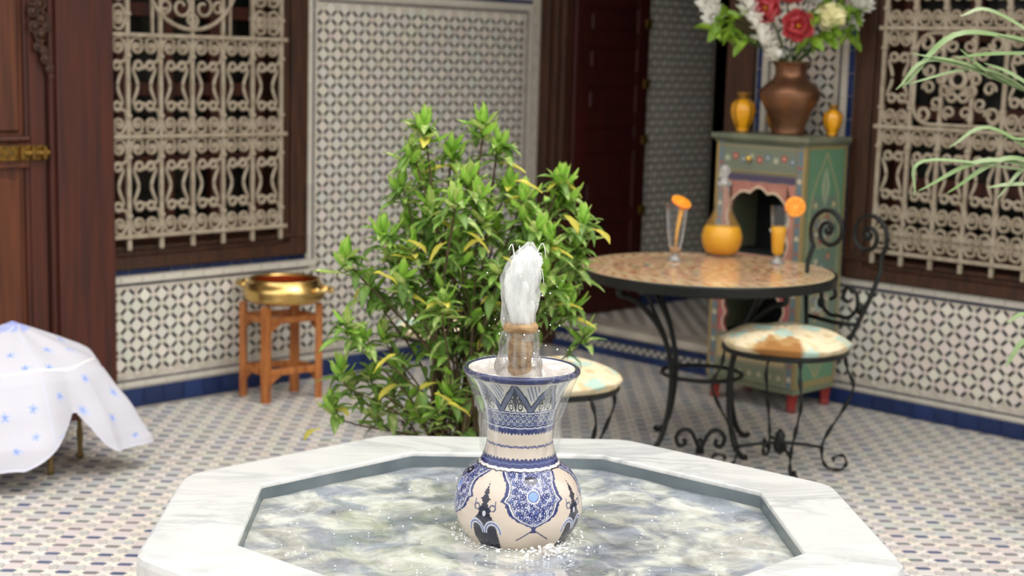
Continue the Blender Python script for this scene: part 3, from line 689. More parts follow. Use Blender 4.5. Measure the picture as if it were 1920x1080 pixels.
    c = paint(c, fill, (200, 202, 214)); c = paint(c, fill & (f1 < .44), BL); c = paint(c, fill & (f1 < .13), (196, 200, 220)); c = paint(c, fill & (f2-f1 < .11), (40, 50, 112))
    f1b, _ = worley(ph*.148*g*.5+7, S*g*.5); c = paint(c, fill & (f1b < .2), MID)
    D = np.hypot(ph*.148, S); c = paint(c, inside & (D < .0165), (206, 208, 220)); c = paint(c, inside & (D < .0135), BL); c = paint(c, inside & (D < .0115), LB)
    D2 = np.hypot(ph*.148/1.7, S-.040); c = paint(c, inside & (D2 < .0115), DK); c = paint(c, inside & (np.hypot((ph*.148)/2.2, S-.040) < .003), (190, 190, 200))
    # tassel under the cartouche
    c = paint(c, b & (np.abs(S+.078) < .008) & (Xn < .004+.4*np.abs(S+.078)), BL)
    for sg in (-1, 1): c = paint(c, b & (np.abs((S+.078)*1.2+np.abs(ph*.148)*.9-.0) < .0022) & (Xn < .04) & (S < -.078), BL)
    # flower stems between
    ph2 = ((a-a0) % per)-per/2; x2 = ph2*.146; y2 = s-zs(.512); n_ = lambda m: b & m
    hw = np.interp(y2, [-.03, 0, .010, .022, .030, .040, .048, .056, .064, .072, .080, .092, .108], [.034, .030, .028, .020, .014, .017, .009, .006, .013, .005, .007, .002, 0])
    orn = n_((np.abs(x2) < hw+.0012*np.sin(y2*900)) & (y2 < .107)); c = paint(c, orn, DK)
    for sg in (-1, 1):
        dd = np.hypot(x2-sg*.021, (y2+.016)*.72); c = paint(c, n_((np.abs(dd-.0185) < .0042) & (y2 > -.018)), (184, 186, 196)); c = paint(c, n_((np.abs(dd-.0185) < .0014) & (y2 > -.018)), MID)
        dd = np.hypot(x2-sg*.020, y2-.044); c = paint(c, n_((np.abs(dd-.007) < .0017)), (70, 74, 104)); c = paint(c, n_((np.abs(x2-sg*.026) < .0014) & (y2 > .044) & (y2 < .062)), (84, 88, 116))
    c = paint(c, n_(np.hypot(x2, (y2-.030)*.7) < .0045), (186, 186, 196))
    # glaze stains of the clay
    st_ = .5+.5*np.sin(a*7+z*60)*np.sin(z*90+a*3); c = c*(1-.05*st_[..., None])
    return c
def vase_pos(U, V):
    idx = np.clip((V*329).round().astype(int), 0, 329); r = VA[idx, 0]; z = VA[idx, 1]; a = U*2*PI
    return np.stack([r*np.cos(a), r*np.sin(a), z], -1)
M_vase = mat('painted_glaze', attr=True, rough=.18, coat=.5)
M_vrim = mat('cobalt_rim', (34, 42, 92), .18, col2=(26, 32, 70), scale=30, coat=.5)
M_vin = mat('vase_inside', (226, 216, 206), .3)
va = thing('painted_vase', 'blue and cream painted ceramic vase standing in the fountain water', 'vase', (FX, FY, 0))
link('body', grid_mesh(1000, 330, vase_pos, vase_col, closed=True), M_vase, va)
part('lip', lathe([(r, z) for z, r in VP[20:26]], 96, cap0=False, cap1=False), M_vrim, va, smooth=True)
part('inner_wall', lathe([(r, z) for z, r in VP[25:]]+[(.06, .74)], 64, cap0=False), M_vin, va, smooth=True)
# wooden nozzle
M_nozz = mat('wet_wood', (172, 140, 98), .5, col2=(120, 90, 58), scale=26, stretch=(1, 1, 2.5), bump=.5, bscale=60)
nz_ = thing('fountain_nozzle', 'carved tan wooden spout standing up in the vase mouth', 'spout', (FX-.006, FY-.04, .80))
part('plug', lathe([(.020, 0), (.026, .02), (.029, .07), (.027, .085), (.030, .11), (.0315, .15), (.030, .158)], 14), M_nozz, nz_, smooth=True)
part('collar', lathe([(.030, .152), (.040, .157), (.042, .168), (.036, .176), (.02, .178)], 18), M_nozz, nz_, smooth=True)
part('knot', ball((.006, -.026, .085), .014, 8, .7), M_nozz, nz_, smooth=True)
# ------------------------------------------------------------------ moving water
M_jet = veil('white_water', .68, .3, (250, 250, 250), 48, (1.6, 1.6, .35), .3, .33, .62)
M_film = veil('water_film', .02, .34, (230, 232, 230), 70, (1.3, 1.3, .07), .8, .45, .7)
M_veil2 = veil('water_veil', .12, .5, (244, 245, 243), 60, (1.4, 1.4, .2), .4, .38, .68)
M_froth = veil('froth', .85, .15, (236, 230, 226), 60, (1, 1, 1), .25, .3, .6)
def blob(path, rad, nu=28, nv=60, nz=.18, seed=1, fr=9):
    P = spline(path, nv); R_ = np.interp(np.linspace(0, 1, nv), np.linspace(0, 1, len(rad)), rad)
    def pos(U, V):
        j = np.clip((V*(nv-1)).round().astype(int), 0, nv-1); a = U*2*PI
        w_ = 1+nz*(np.sin(a*3+V*fr+seed)*.5+np.sin(a*5-V*fr*1.7+seed*2)*.35+np.sin(a*9+V*fr*3)*.2)
        r = R_[j]*w_; return np.stack([P[j, 0]+r*np.cos(a), P[j, 1]+r*np.sin(a)*.9, P[j, 2]], -1)
    return grid_mesh(nu, nv, pos, closed=True)
jx, jy = FX-.006, FY-.04
jt = thing('water_jet', 'white frothing jet of water rising from the wooden spout', 'water', (jx, jy, .965))
link('column', blob([(0, 0, 0), (0, 0, .05), (-.001, 0, .10), (.007, 0, .15), (.016, 0, .19)], [.024, .029, .033, .037, .038, .032, .005], nv=70), M_jet, jt)
link('outer_veil', blob([(0, 0, -.03), (-.005, 0, .03), (-.006, 0, .08), (.003, 0, .14), (.017, 0, .200)], [.033, .038, .042, .045, .044, .037, .006], seed=4, nv=70), M_veil2, jt)
link('splash_collar', blob([(0, 0, -.115), (0, 0, -.07), (0, 0, -.02), (0, 0, .006)], [.054, .051, .047, .040, .026], seed=9, nv=40, fr=5), M_film, jt)
M_drop = mat('water_strand', (246, 247, 247), .15, coat=.5)
for k in range(16):
    a = random.uniform(0, 2*PI); v0 = random.uniform(.02, .05); top = random.uniform(.12, .20); sp_ = random.uniform(.008, .036); t1 = random.uniform(.5, 1)
    pts = [(.018*math.cos(a)*(.5)+sp_*math.cos(a)*t+.016*min(t, 1), .018*math.sin(a)*.5+sp_*math.sin(a)*t, top*(1-(1-t)**2)-max(0, t-1)*.02) for t in np.linspace(0, t1+.5, 16)]
    part('strand', tube(pts, np.linspace(.0018, .0009, 16)*random.uniform(.7, 1.2), 5), M_drop, jt, smooth=True)
mb = MB()
for k in range(60):
    a = random.uniform(0, 2*PI); r_ = random.uniform(.03, .11); mb.add(*ball((r_*math.cos(a)+.01, r_*math.sin(a), random.uniform(-.1, .2)*(1-r_*3)), random.uniform(.0008, .0022), 5))
o = obj('droplets', mb, M_drop, jt, smooth=True); o['kind'] = 'stuff'
# churning water in the mouth, film down the vase
def mouth(U, V):
    a = U*2*PI; r = V*.1275; z = .855+.006*np.sin(r*60)+.004*np.sin(a*7+r*90)*V+.010*np.exp(-((r-.05)/.02)**2)
    z = z-.010*np.clip((V-.93)/.07, 0, 1); return np.stack([r*np.cos(a), r*np.sin(a), z], -1)
o = link('overflowing_water', grid_mesh(80, 40, mouth, closed=True), M_froth, None, Matrix.Translation((FX, FY, 0)))
tag(o, 'frothy water brimming over inside the mouth of the painted vase', 'water')
def film(U, V):
    a = U*2*PI; t = V
    rr = np.interp(t, [0, .05, .12, .3, .6, 1], [.128, .1385, .140, .122, .100, .094]); z = np.interp(t, [0, .05, .12, 1], [.864, .867, .856, .66])
    r = rr+.002*np.sin(a*9)+.001*np.sin(a*21+t*3); return np.stack([r*np.cos(a), r*np.sin(a), z], -1)
M_film2 = veil('thin_film', .0, .16, (228, 232, 232), 46, (1.6, 1.6, .05), .25, .5, .75)
o = link('falling_water_film', grid_mesh(160, 50, film, closed=True), M_film2, None, Matrix.Translation((FX, FY, 0)))
tag(o, 'thin sheet of water falling from the rim of the painted vase', 'water')
mb = MB()
for k in range(420):
    a = random.uniform(0, 2*PI); r_ = .125+abs(random.gauss(0, .018)); s_ = random.uniform(.001, .0032)
    mb.add(*ball((r_*math.cos(a), r_*math.sin(a), .455+random.uniform(-.001, .003)), s_, 5, .6))
for k in range(70):
    a = -PI/2+.35+random.gauss(0, .22); r_ = .15+random.uniform(0, .06); mb.add(*ball((r_*math.cos(a), r_*math.sin(a), .457+random.uniform(0, .03)*random.random()), random.uniform(.002, .005), 5, .8))
for k in range(160):
    a = random.uniform(0, 2*PI); r_ = random.uniform(.2, .62); mb.add(*ball((r_*math.cos(a), r_*math.sin(a)*SY, .457), random.uniform(.0012, .003), 5, .7))
M_bub = mat('foam', (236, 238, 236), .2, trans=0, ior=1.3)
o = obj('foam', mb, M_bub, None, Matrix.Translation((FX, FY, 0)), smooth=True)
tag(o, 'white foam and bubbles round the foot of the painted vase', 'foam', kind='stuff')
sp1 = blob([(0, 0, 0), (.004, -.004, .018), (.014, -.01, .034)], [.020, .017, .012, .004], nv=24, nu=18, nz=.5, seed=3)
o = link('splash', sp1, M_froth, None, Matrix.Translation((FX+.065, FY-.155, .452))); tag(o, 'small white splash in front of the painted vase foot', 'water')
#@@PART3
# ------------------------------------------------------------------ mosaic table
TX, TY = .80, 6.17
tb = thing('bistro_table', 'round mosaic topped table on curved black iron legs beside the painted cabinet', 'table', (TX, TY, 0))
M_mos = mat('mosaic_stone', attr=True, rough=.22, coat=.7)
part('table_edge', lathe([(.515, .708), (.530, .712), (.532, .745), (.528, .750), (.520, .7505), (.515, .748)], 72, cap0=True, cap1=True), M_iron, tb, smooth=False)
mb = MB(); mc_ = [(214, 180, 140)]+[(206, 168, 124), (196, 150, 108), (182, 128, 92), (212, 182, 140), (168, 110, 80), (150, 92, 70)]
r = .516; ring = 0
while r > .02:
    h_ = .0185 if r > .40 else .021; n = max(6, int(2*PI*r/.024)); r0 = r-h_+.0012
    for k in range(n):
        a0, a1 = 2*PI*k/n+.0012/r, 2*PI*(k+1)/n-.0012/r; t = .0035+random.uniform(-.0003, .0003)
        if ring in (0, 5): col = random.choice([(232, 208, 168), (226, 196, 154)])
        elif ring in (1, 2, 3, 4): col = (228, 196, 152) if (k+ring) % 3 else (202, 154, 116)
        else:
            q_ = math.sin(a0*8+ring*.9)*math.sin(ring*1.1); col = (206, 160, 122) if q_ > .25 else (230, 196, 152) if q_ > -.45 else (190, 134, 102)
            if random.random() < .015: col = (110, 170, 150)
        col = tuple(max(0, min(255, c_+random.uniform(-9, 9))) for c_ in col)
        v = [(rr*math.cos(a), rr*math.sin(a), z) for z, ins in ((.746, 0), (.7475+t, .0008)) for rr, a in ((r0+ins, a0), (r-ins, a0), (r-ins, a1), (r0+ins, a1))]
        mb.add(v, [(4, 5, 6, 7), (0, 1, 5, 4), (1, 2, 6, 5), (2, 3, 7, 6), (3, 0, 4, 7)], col=lin(*col))
    r -= h_; ring += 1
o = obj('mosaic_tiles', mb, M_mos, tb); o['kind'] = 'stuff'
part('mosaic_bed', lathe([(.517, .744), (.517, .7475)], 60), mat('mosaic_grout', (150, 116, 88), .7), tb)
legp = spline([(.455, .715), (.458, .672), (.40, .655), (.30, .585), (.215, .48), (.172, .36), (.166, .27), (.180, .15), (.215, .05), (.262, .012), (.285, .018)], 40)
for k in range(4):
    a = math.radians(35+k*90); part('leg', tube([(r_*math.cos(a), r_*math.sin(a), z) for r_, z in legp], .0115, 8), M_iron, tb, smooth=True)
    lg2 = spline([(.33, .712), (.29, .62), (.22, .50), (.185, .42)], 16)
    part('leg_brace', tube([(r_*math.cos(a), r_*math.sin(a), z) for r_, z in lg2], .009, 8), M_iron, tb, smooth=True)
part('ring', tube([(.166*math.cos(t), .166*math.sin(t), .31) for t in np.linspace(0, 2*PI, 49)], .009, 8), M_iron, tb, smooth=True)
part('ring', tube([(.44*math.cos(t), .44*math.sin(t), .70) for t in np.linspace(0, 2*PI, 61)], .008, 6), M_iron, tb, smooth=True)
for s_ in (-1, 1):
    pts = spline([(0, .02), (s_*.012, .06), (s_*.04, .11), (s_*.075, .115), (s_*.098, .085), (s_*.085, .05), (s_*.062, .058), (s_*.066, .08)], 30)
    part('base_scroll', tube([(x-.02, -.20, z) for x, z in pts], .009, 8), M_iron, tb, smooth=True)
part('base_scroll', tube([(-.02, -.20, .02), (-.02, -.20, .06), (-.02, -.20, .085)], [.02, .014, .006], 8), M_iron, tb, smooth=True)
# ------------------------------------------------------------------ iron stools / chair
M_cush = mat('cushion', (232, 218, 184), .85, col2=(206, 176, 128), scale=7, ramp=(.45, .62), bump=.15, bscale=90)
def cushion_col(seed, brown):
    def f(U, V):
        a = U*2*PI; x = V*np.cos(a); y = V*np.sin(a); c = np.broadcast_to(np.array(lin(228, 212, 178)), U.shape+(3,)).copy()
        f1, f2 = worley(x*3.2+seed, y*3.2+seed*2); f3, _ = worley(x*2.1+seed*3, y*2.1)
        c = paint(c, f1 < .22, (206, 184, 140)); c = paint(c, (f3 < .27), (178, 204, 190)); c = paint(c, (f2-f1 < .05), (210, 190, 150))
        if brown: c = paint(c, (np.hypot((x+.70)/.36, (y+.55)/.36) < 1+.22*np.sin(a*13)), (176, 134, 82)); c = paint(c, (np.hypot((x+.74)/.26, (y+.58)/.26) < 1+.3*np.sin(a*11)), (156, 108, 56))
        return c
    return f
M_cushp = mat('printed_cushion', attr=True, rough=.85, bump=.12, bscale=80)
def stool(name, label, loc, rz, zs=.515, R_=.245, seed=1, brown=False, back=False, group=None, lph=3):
    t = thing(name, label, 'chair' if back else 'stool', (loc[0], loc[1], 0), rz, group)
    def cp(U, V):
        a = U*2*PI; r = np.where(V < .85, R_*V/.85, R_*(1-(V-.85)*.6)); z = np.where(V < .85, zs-.050*(V/.85)**3.5, zs-.050-(V-.85)*.20)
        z = z+.004*np.sin(a*5+V*9); return np.stack([r*np.cos(a), r*np.sin(a), z], -1)
    link('seat_cushion', grid_mesh(72, 34, cp, cushion_col(seed, brown), closed=True), M_cushp, t)
    part('seat_ring', lathe([(.03, zs-.096), (R_*.93, zs-.096), (R_*.96, zs-.090), (R_*.96, zs-.076), (R_*.9, zs-.074)], 48), M_iron, t)
    lp = spline([(R_*.93, zs-.09), (R_*.98, .42), (R_*1.10, .345), (R_*.95, .25), (R_*.72, .15), (R_*.66, .085), (R_*.74, .025), (R_*.95, .010), (R_*1.06, .035), (R_*1.0, .068), (R_*.86, .060), (R_*.86, .042)], 60)
    for k in range(4):
        a = math.radians(lph+90*k)
        part('leg', tube([(r_*math.cos(a), r_*math.sin(a), z) for r_, z in lp], .0085, 4, twist=.55, flat=.55), M_iron, t, smooth=True)
    for k in range(2):
        a = math.radians(lph+90*k)
        part('stretcher', tube([(R_*.67*math.cos(a)*q, R_*.67*math.sin(a)*q, .10+.018*(1-q*q)) for q in np.linspace(-1, 1, 12)], .007, 6), M_iron, t, smooth=True)
    part('stretcher_boss', lathe([(.004, .07), (.022, .085), (.03, .11), (.016, .135), (.022, .15), (.004, .175)], 12), M_iron, t, smooth=True)
    if back:
        for s_ in (-1, 1):
            yz = spline([(.10, zs-.09), (.135, .60), (.165, .70), (.185, .80)], 12).tolist()+spir(.100, .93, .100, -.75, 1.55, 44, .22, 1)
            part('back_post', tube([(.235+.10*min(1, max(0, (zz-.47)/.4)), s_*yy, zz) for yy, zz in yz], .0095, 8), M_iron, t, smooth=True)
            part('back_leaf', ball((.335, s_*.10, .93), .020, 6), M_iron, t, smooth=True)
            q_ = [(.305, s_*yy, zz) for yy, zz in spline([(.0, .60), (.05, .60), (.09, .64), (.085, .70), (.04, .72), (.02, .68), (.045, .66)], 28)]
            part('back_scroll', tube(q_, .008, 8), M_iron, t, smooth=True)
            part('back_leaf', ball((.315, s_*.10, .64), .016, 6, 1.6), M_iron, t, smooth=True)
        part('back_rail', tube([(.272, -.135, .585), (.278, 0, .575), (.272, .135, .585)], .009, 8), M_iron, t, smooth=True)
    return t
stool('iron_chair', 'black twisted iron chair with scrolled back and cream cushion, between table and cabinet', (1.07, 5.79), math.radians(38), 0.58, .255, 2, True, True, None, -34)
stool('iron_stool', 'iron stool with cream and turquoise cushion right behind the painted vase', (.16, 5.30), .5, .515, .245, 5)
stool('iron_stool', 'iron stool with pale cushion seen through the leaves of the shrub', (-.24, 6.25), .2, .515, .245, 8)

# ------------------------------------------------------------------ things on the table
M_glass = bpy.data.materials.new('thin_glass'); M_glass.use_nodes = True
def thin_glass(m, tint=(.93, .94, .93), g=1.0, ior=1.45):
    t = m.node_tree; N = t.nodes; L = t.links; N.clear(); out = N.new('ShaderNodeOutputMaterial'); tr = N.new('ShaderNodeBsdfTransparent'); tr.inputs[0].default_value = (*tint, 1)
    gl = N.new('ShaderNodeBsdfGlossy'); gl.inputs['Roughness'].default_value = .05; fr = N.new('ShaderNodeFresnel'); fr.inputs[0].default_value = ior
    mm = N.new('ShaderNodeMath'); mm.operation = 'MULTIPLY'; mm.inputs[1].default_value = g; L.new(fr.outputs[0], mm.inputs[0])
    hz = N.new('ShaderNodeBsdfDiffuse'); hz.inputs[0].default_value = (.8, .8, .8, 1); h1 = N.new('ShaderNodeMixShader'); h1.inputs[0].default_value = .03; L.new(tr.outputs[0], h1.inputs[1]); L.new(hz.outputs[0], h1.inputs[2])
    x = N.new('ShaderNodeMixShader'); L.new(mm.outputs[0], x.inputs[0]); L.new(h1.outputs[0], x.inputs[1]); L.new(gl.outputs[0], x.inputs[2]); L.new(x.outputs[0], out.inputs[0])
thin_glass(M_glass, (.985, .985, .98), .6, 1.45)
M_juice = mat('orange_juice', (255, 190, 0), .3, coat=.1)
M_oran = mat('orange_flesh', (255, 160, 20), .35, col2=(255, 138, 8), scale=60, sss=.2)
M_peel = mat('orange_peel', (244, 122, 10), .45, sss=.1)
M_pith = mat('orange_pith', (255, 196, 92), .5)
ca = thing('juice_carafe', 'round glass carafe of orange juice with a tall stopper on the mosaic table', 'carafe', (.915, 6.60, .7515))
part('glass_body', lathe([(.045, .002), (.07, .012), (.087, .05), (.092, .082), (.085, .115), (.068, .150), (.048, .185), (.033, .225), (.026, .27), (.025, .30), (.032, .312)], 40, cap0=True, cap1=False), M_glass, ca, smooth=True)
part('juice', lathe([(.042, .006), (.067, .015), (.0845, .05), (.0895, .082), (.083, .115), (.076, .130), (.0755, .1305)], 40), M_juice, ca, smooth=True)
M_gclear = mat('solid_glass', (236, 238, 236), .05, trans=.75, ior=1.4, coat=.5)
sk = part('stopper', lathe([(.020, .302), (.034, .314), (.034, .322), (.018, .330), (.012, .345), (.022, .365), (.025, .38), (.018, .395), (.004, .40)], 20), M_gclear, ca, smooth=True)
def slice_(par, c, n_, r_=.044):
    q_ = Vector((0, 0, 1)).rotation_difference(Vector(n_).normalized()).to_matrix().to_4x4(); Mx = Matrix.Translation(c) @ q_
    s_ = part('orange_slice', lathe([(r_*.93, -.005), (r_, -.003), (r_, .003), (r_*.93, .005)], 32), M_peel, par, Mx, smooth=False)
    part('pith', lathe([(r_*.93, -.0056), (r_*.93, .0056)], 32), M_pith, s_)
    for k in range(9):
        a0, a1 = 2*PI*k/9+.05, 2*PI*(k+1)/9-.05; v = []
        for z in (-.0066, .0066): v += [(.004*math.cos((a0+a1)/2), .004*math.sin((a0+a1)/2), z)]+[(r_*.86*math.cos(a), r_*.86*math.sin(a), z) for a in np.linspace(a0, a1, 5)]
        part('segment', (v, [tuple(range(6))[::-1], tuple(range(6, 12))]+[(i, (i+1) % 6, (i+1) % 6+6, i+6) for i in range(6)]), M_oran, s_)
def glass(label, loc, ro, full, sl_c, sl_n):
    g = thing('juice_glass', label, 'glass', (*loc, .7515))
    part('glass_body', lathe([(.030, 0), (.034, .003), (.030, .012), (.013, .020), (.016, .032), (.026, .05), (ro*.78, .13), (ro, .245)], 30, cap0=True, cap1=False), M_glass, g, smooth=True)
    part('glass_foot', lathe([(.002, .001), (.031, .001), (.030, .010), (.012, .018), (.014, .034), (.002, .036)], 24), M_gclear, g, smooth=True)
    if full: part('juice', lathe([(.012, .036), (.024, .05), (ro*.74, .13), (ro*.81, .158)], 30), M_juice, g, smooth=True)
    else:
        part('orange_peel_twist', tube([(.022, 0, .235), (.015, .002, .19), (.006, 0, .14), (0, 0, .06)], [.012, .010, .007, .004], 8), M_pith, g, smooth=True)
        part('juice_residue', lathe([(.012, .036), (.024, .05), (.026, .058)], 24), mat('residue', (216, 180, 140), .4), g)
    slice_(g, sl_c, sl_n)
glass('nearly empty cone glass with a tilted orange slice, left of the carafe', (.688, 6.371), .050, False, (.016, -.01, .252), (.35, -.45, .9))
glass('glass half full of orange juice, orange slice on its rim, right of carafe', (1.124, 6.376), .040, True, (.062, -.01, .245), (-.12, -1, .1))

# ------------------------------------------------------------------ painted cabinet
CB = Matrix(MR) @ Matrix.Translation((-1.7525, .2275, 0))     # local x: -u, y into court; half width .2475, half depth .1675
cab = thing('painted_cabinet', 'tall green cabinet painted with arabesques, standing on red feet against the right wall', 'cabinet', M=CB)
M_cabg = mat('cabinet_green', (112, 128, 104), .5, col2=(132, 124, 98), scale=14)
M_cabt = mat('cabinet_top_paint', (118, 122, 100), .45, col2=(98, 104, 88), scale=10)
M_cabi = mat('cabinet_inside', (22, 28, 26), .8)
M_paintc = mat('painted_panel', attr=True, rough=.45, coat=.15)
M_red = mat('red_foot', (150, 40, 34), .5, col2=(120, 34, 30), scale=20)
hw, hd = .2475, .1675
part('top_board', box(-hw-.022, hw+.022, -hd, hd+.028, 1.243, 1.268, .004), M_cabt, cab)
part('top_moulding', box(-hw-.010, hw+.010, -hd, hd+.014, 1.230, 1.243, .003), M_cabt, cab)
for sx in (-1, 1):
    for sy in (-1, 1): part('foot', lathe([(.022, 0), (.030, .012), (.026, .03), (.028, .06), (.034, .092)], 4, (sx*(hw-.03), sy*(hd-.03), 0)), M_red, cab)
part('bottom_board', box(-hw, hw, -hd, hd, .088, .115, .003), M_cabg, cab)
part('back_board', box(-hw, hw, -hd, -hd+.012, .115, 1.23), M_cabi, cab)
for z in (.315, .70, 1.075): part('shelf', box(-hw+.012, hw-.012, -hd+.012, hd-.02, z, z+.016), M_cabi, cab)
def side_col(U, V):   # U 0..1 across .335 m, V 0..1 up 1.115 m (z .115-1.23)
    x = (U-.5)*.335; z = .115+V*1.115; c = np.broadcast_to(np.array(lin(98, 138, 108)), U.shape+(3,)).copy()
    OCH, YEL, GR, RD, WHT, BLU = (148, 136, 92), (166, 156, 112), (128, 128, 116), (158, 84, 70), (190, 188, 168), (92, 116, 128)
    low = z < .34; ax = np.abs(x)
    c = paint(c, (~low) & (z < .62), (104, 122, 108))
    c = paint(c, (ax > .150) | (z > 1.215) | (z < .145), OCH); c = paint(c, (np.abs(z-.345) < .012), OCH); c = paint(c, np.abs(ax-.147) < .0025, (88, 92, 78))
    # ogee arch of the upper panel
    og = np.interp(z, [.62, .80, .92, 1.02, 1.09, 1.14, 1.20], [.125, .130, .122, .100, .064, .030, .0]); m = (z > .60)&(z < 1.2)
    c = paint(c, m & (ax < og) & (z < 1.0), (104, 126, 110)); c = paint(c, m & (np.abs(ax-og) < .005), YEL)
    ins = np.interp(z, [.95, 1.0, 1.05, 1.1, 1.14], [0, .022, .030, .016, 0]); c = paint(c, (ax < ins), (170, 176, 150)); c = paint(c, (ax < ins*.5), (134, 150, 124))
    for cz, rr in ((.85, .085), (.50, .075)):
        d = np.hypot(x, z-cz)*(1+.10*np.cos(8*np.arctan2(z-cz, x))); c = paint(c, d < rr, GR); c = paint(c, np.abs(d-rr) < .004, YEL); c = paint(c, d < rr*.45, (130, 152, 146)); c = paint(c, np.abs(d-rr*.45) < .003, WHT)
        c = paint(c, np.abs(d-rr*.72) < .004, (120, 100, 88))
        for k in range(8):
            a = k*PI/4+.4; dd = np.hypot(x-rr*.72*math.cos(a), z-cz-rr*.72*math.sin(a)); c = paint(c, dd < .011, [WHT, RD, YEL, BLU][k % 4])
    for zz, xx, cc in ((.72, .05, RD), (.70, -.05, (176, 170, 140)), (.68, .0, BLU), (.64, .09, RD), (.65, -.09, BLU), (.96, .075, YEL), (.96, -.075, YEL), (.92, 0, OCH)):
        c = paint(c, np.hypot(x-xx, z-zz) < .017, cc); c = paint(c, np.hypot(x-xx, z-zz) < .007, WHT)
    # V lines of the lower panel
    v_ = np.abs(ax-(z-.15)*.78); c = paint(c, low & (v_ < .005) & (z > .155) & (ax < .14), YEL); v2 = np.abs(ax-(z-.15)*.30); c = paint(c, low & (v2 < .004) & (z > .155), YEL); c = paint(c, low & (ax < (z-.15)*.30) & (z > .16), (122, 138, 104))
    f1, f2 = worley(x*60, z*60); c = np.where((f2-f1 < .06)[..., None], c*.86, c); return c
for s_, nm in ((-1, 'right'), (1, 'left')):
    part('side_board', box(s_*(hw-.014), s_*(hw-.001), -hd, hd, .115, 1.23), M_cabg, cab)
    link('painted_side', grid_mesh(120, 380, lambda U, V: np.stack([np.full_like(U, s_*(hw+.0008)), (.5-U)*.335*(-s_), .115+V*1.115], -1), side_col, smooth=False), M_paintc, cab)
def front_col(U, V):
    x = (U-.5)*.495; z = .115+V*1.115; ax = np.abs(x); c = np.broadcast_to(np.array(lin(132, 128, 108)), U.shape+(3,)).copy()
    c = paint(c, ax > .20, (140, 124, 104)); c = paint(c, ax > .236, (164, 138, 84)); c = paint(c, np.abs(ax-.218) < .011, (104, 126, 134))
    for zz in np.arange(.16, 1.2, .13): c = paint(c, np.hypot(ax-.218, z-zz) < .012, (196, 190, 166)); c = paint(c, np.hypot(ax-.218, z-zz-.06) < .009, (160, 92, 80))
    c = paint(c, (z > 1.055)&(z < 1.085)&(ax < .2), (84, 74, 96)); c = paint(c, (z > 1.04)&(z < 1.056)&(ax < .2)&(np.sin(x*60) > 0), (70, 88, 124))
    c = paint(c, (z > .60)&(z < 1.04)&(ax < .195), (194, 142, 124)); c = paint(c, (z > .34)&(z < .585)&(ax < .195), (196, 128, 122))
    c = paint(c, (z > .34)&(z < .585)&(np.abs(ax-.17) < .004), (214, 180, 160))
    return c
# front: frame pieces with scalloped openings (real holes between posts, arch boards and drawers)
def front_piece(name, poly, y1=hd+.002, th=.014, px=1):
    """board with outline poly in xz; face painted"""
    P = np.array(poly); x0, x1, z0, z1 = P[:, 0].min(), P[:, 0].max(), P[:, 1].min(), P[:, 1].max()
    o_ = part(name, prism(poly, y1-th, y1), M_cabg, cab); return o_
def arch_board(z_top, z_edge, z_side, colm, amp, name='arch_board'):
    """board hanging from z_top with a scalloped lower edge, legs down the sides to z_side"""
    def lower(x):
        ax = abs(x); return z_edge-amp*(1-abs(math.cos(ax*PI/.13*1.0))) if ax < .145 else None
    xs = np.linspace(-.150, .150, 61); low = [z_edge-.052*(abs(x)/.15)**1.6*1.0+amp*abs(math.sin((x+.15)/.30*PI*3)) for x in xs]
    mb = MB(); mb2 = MB()
    for i in range(60):
        mb.add(*prism([(xs[i], low[i]), (xs[i+1], low[i+1]), (xs[i+1], z_top), (xs[i], z_top)], hd-.012, hd+.003))
        mb2.add(*prism([(xs[i], low[i]-.0005), (xs[i+1], low[i+1]-.0005), (xs[i+1], low[i+1]+.010), (xs[i], low[i]+.010)], hd+.003, hd+.006))
    for s_ in (-1, 1):
        zz = np.linspace(z_side, z_top, 41); inn = [.150+.018*abs(math.sin((z-z_side)/(z_top-z_side)*PI*3.0)) for z in zz]
        for i in range(40):
            a, b = (inn[i], inn[i+1]); P = [(s_*a, zz[i]), (s_*.198, zz[i]), (s_*.198, zz[i+1]), (s_*b, zz[i+1])]
            if s_ < 0: P = P[::-1]
            mb.add(*prism(P, hd-.012, hd+.003))
            P = [(s_*a, zz[i]), (s_*(a+.008), zz[i]), (s_*(b+.008), zz[i+1]), (s_*b, zz[i+1])]
            if s_ < 0: P = P[::-1]
            if zz[i] < z_edge-.05: mb2.add(*prism(P, hd+.003, hd+.006))
    o_ = obj(name, mb, colm, cab); obj('cream_edging', mb2, M_pinkl, o_)
M_pink = mat('pink_paint', (192, 138, 120), .5, col2=(170, 112, 100), scale=18); M_pinkl = mat('cream_paint', (220, 196, 170), .5); M_pink2 = mat('rose_paint', (192, 112, 108), .5, col2=(170, 96, 96), scale=18)
arch_board(1.052, 1.005, .715, M_pink, .020); arch_board(.600, .555, .335, M_pink2, .018)
def fpanel(name, x0, x1, z0, z1, y=hd+.004, nu=150, nv=60, th=.012, label=None):
    o_ = part(name, box(x0, x1, y-th, y, z0, z1), M_cabg, cab)
    def pos(U, V): return np.stack([x0+(x1-x0)*U, np.full_like(U, y+.0008), z0+(z1-z0)*V], -1)
    def col(U, V): return cabfront(x0+(x1-x0)*U, z0+(z1-z0)*V)
    me = grid_mesh(nu, nv, pos, col, smooth=False); me.flip_normals(); link('painted_face', me, M_paintc, o_)
    return o_
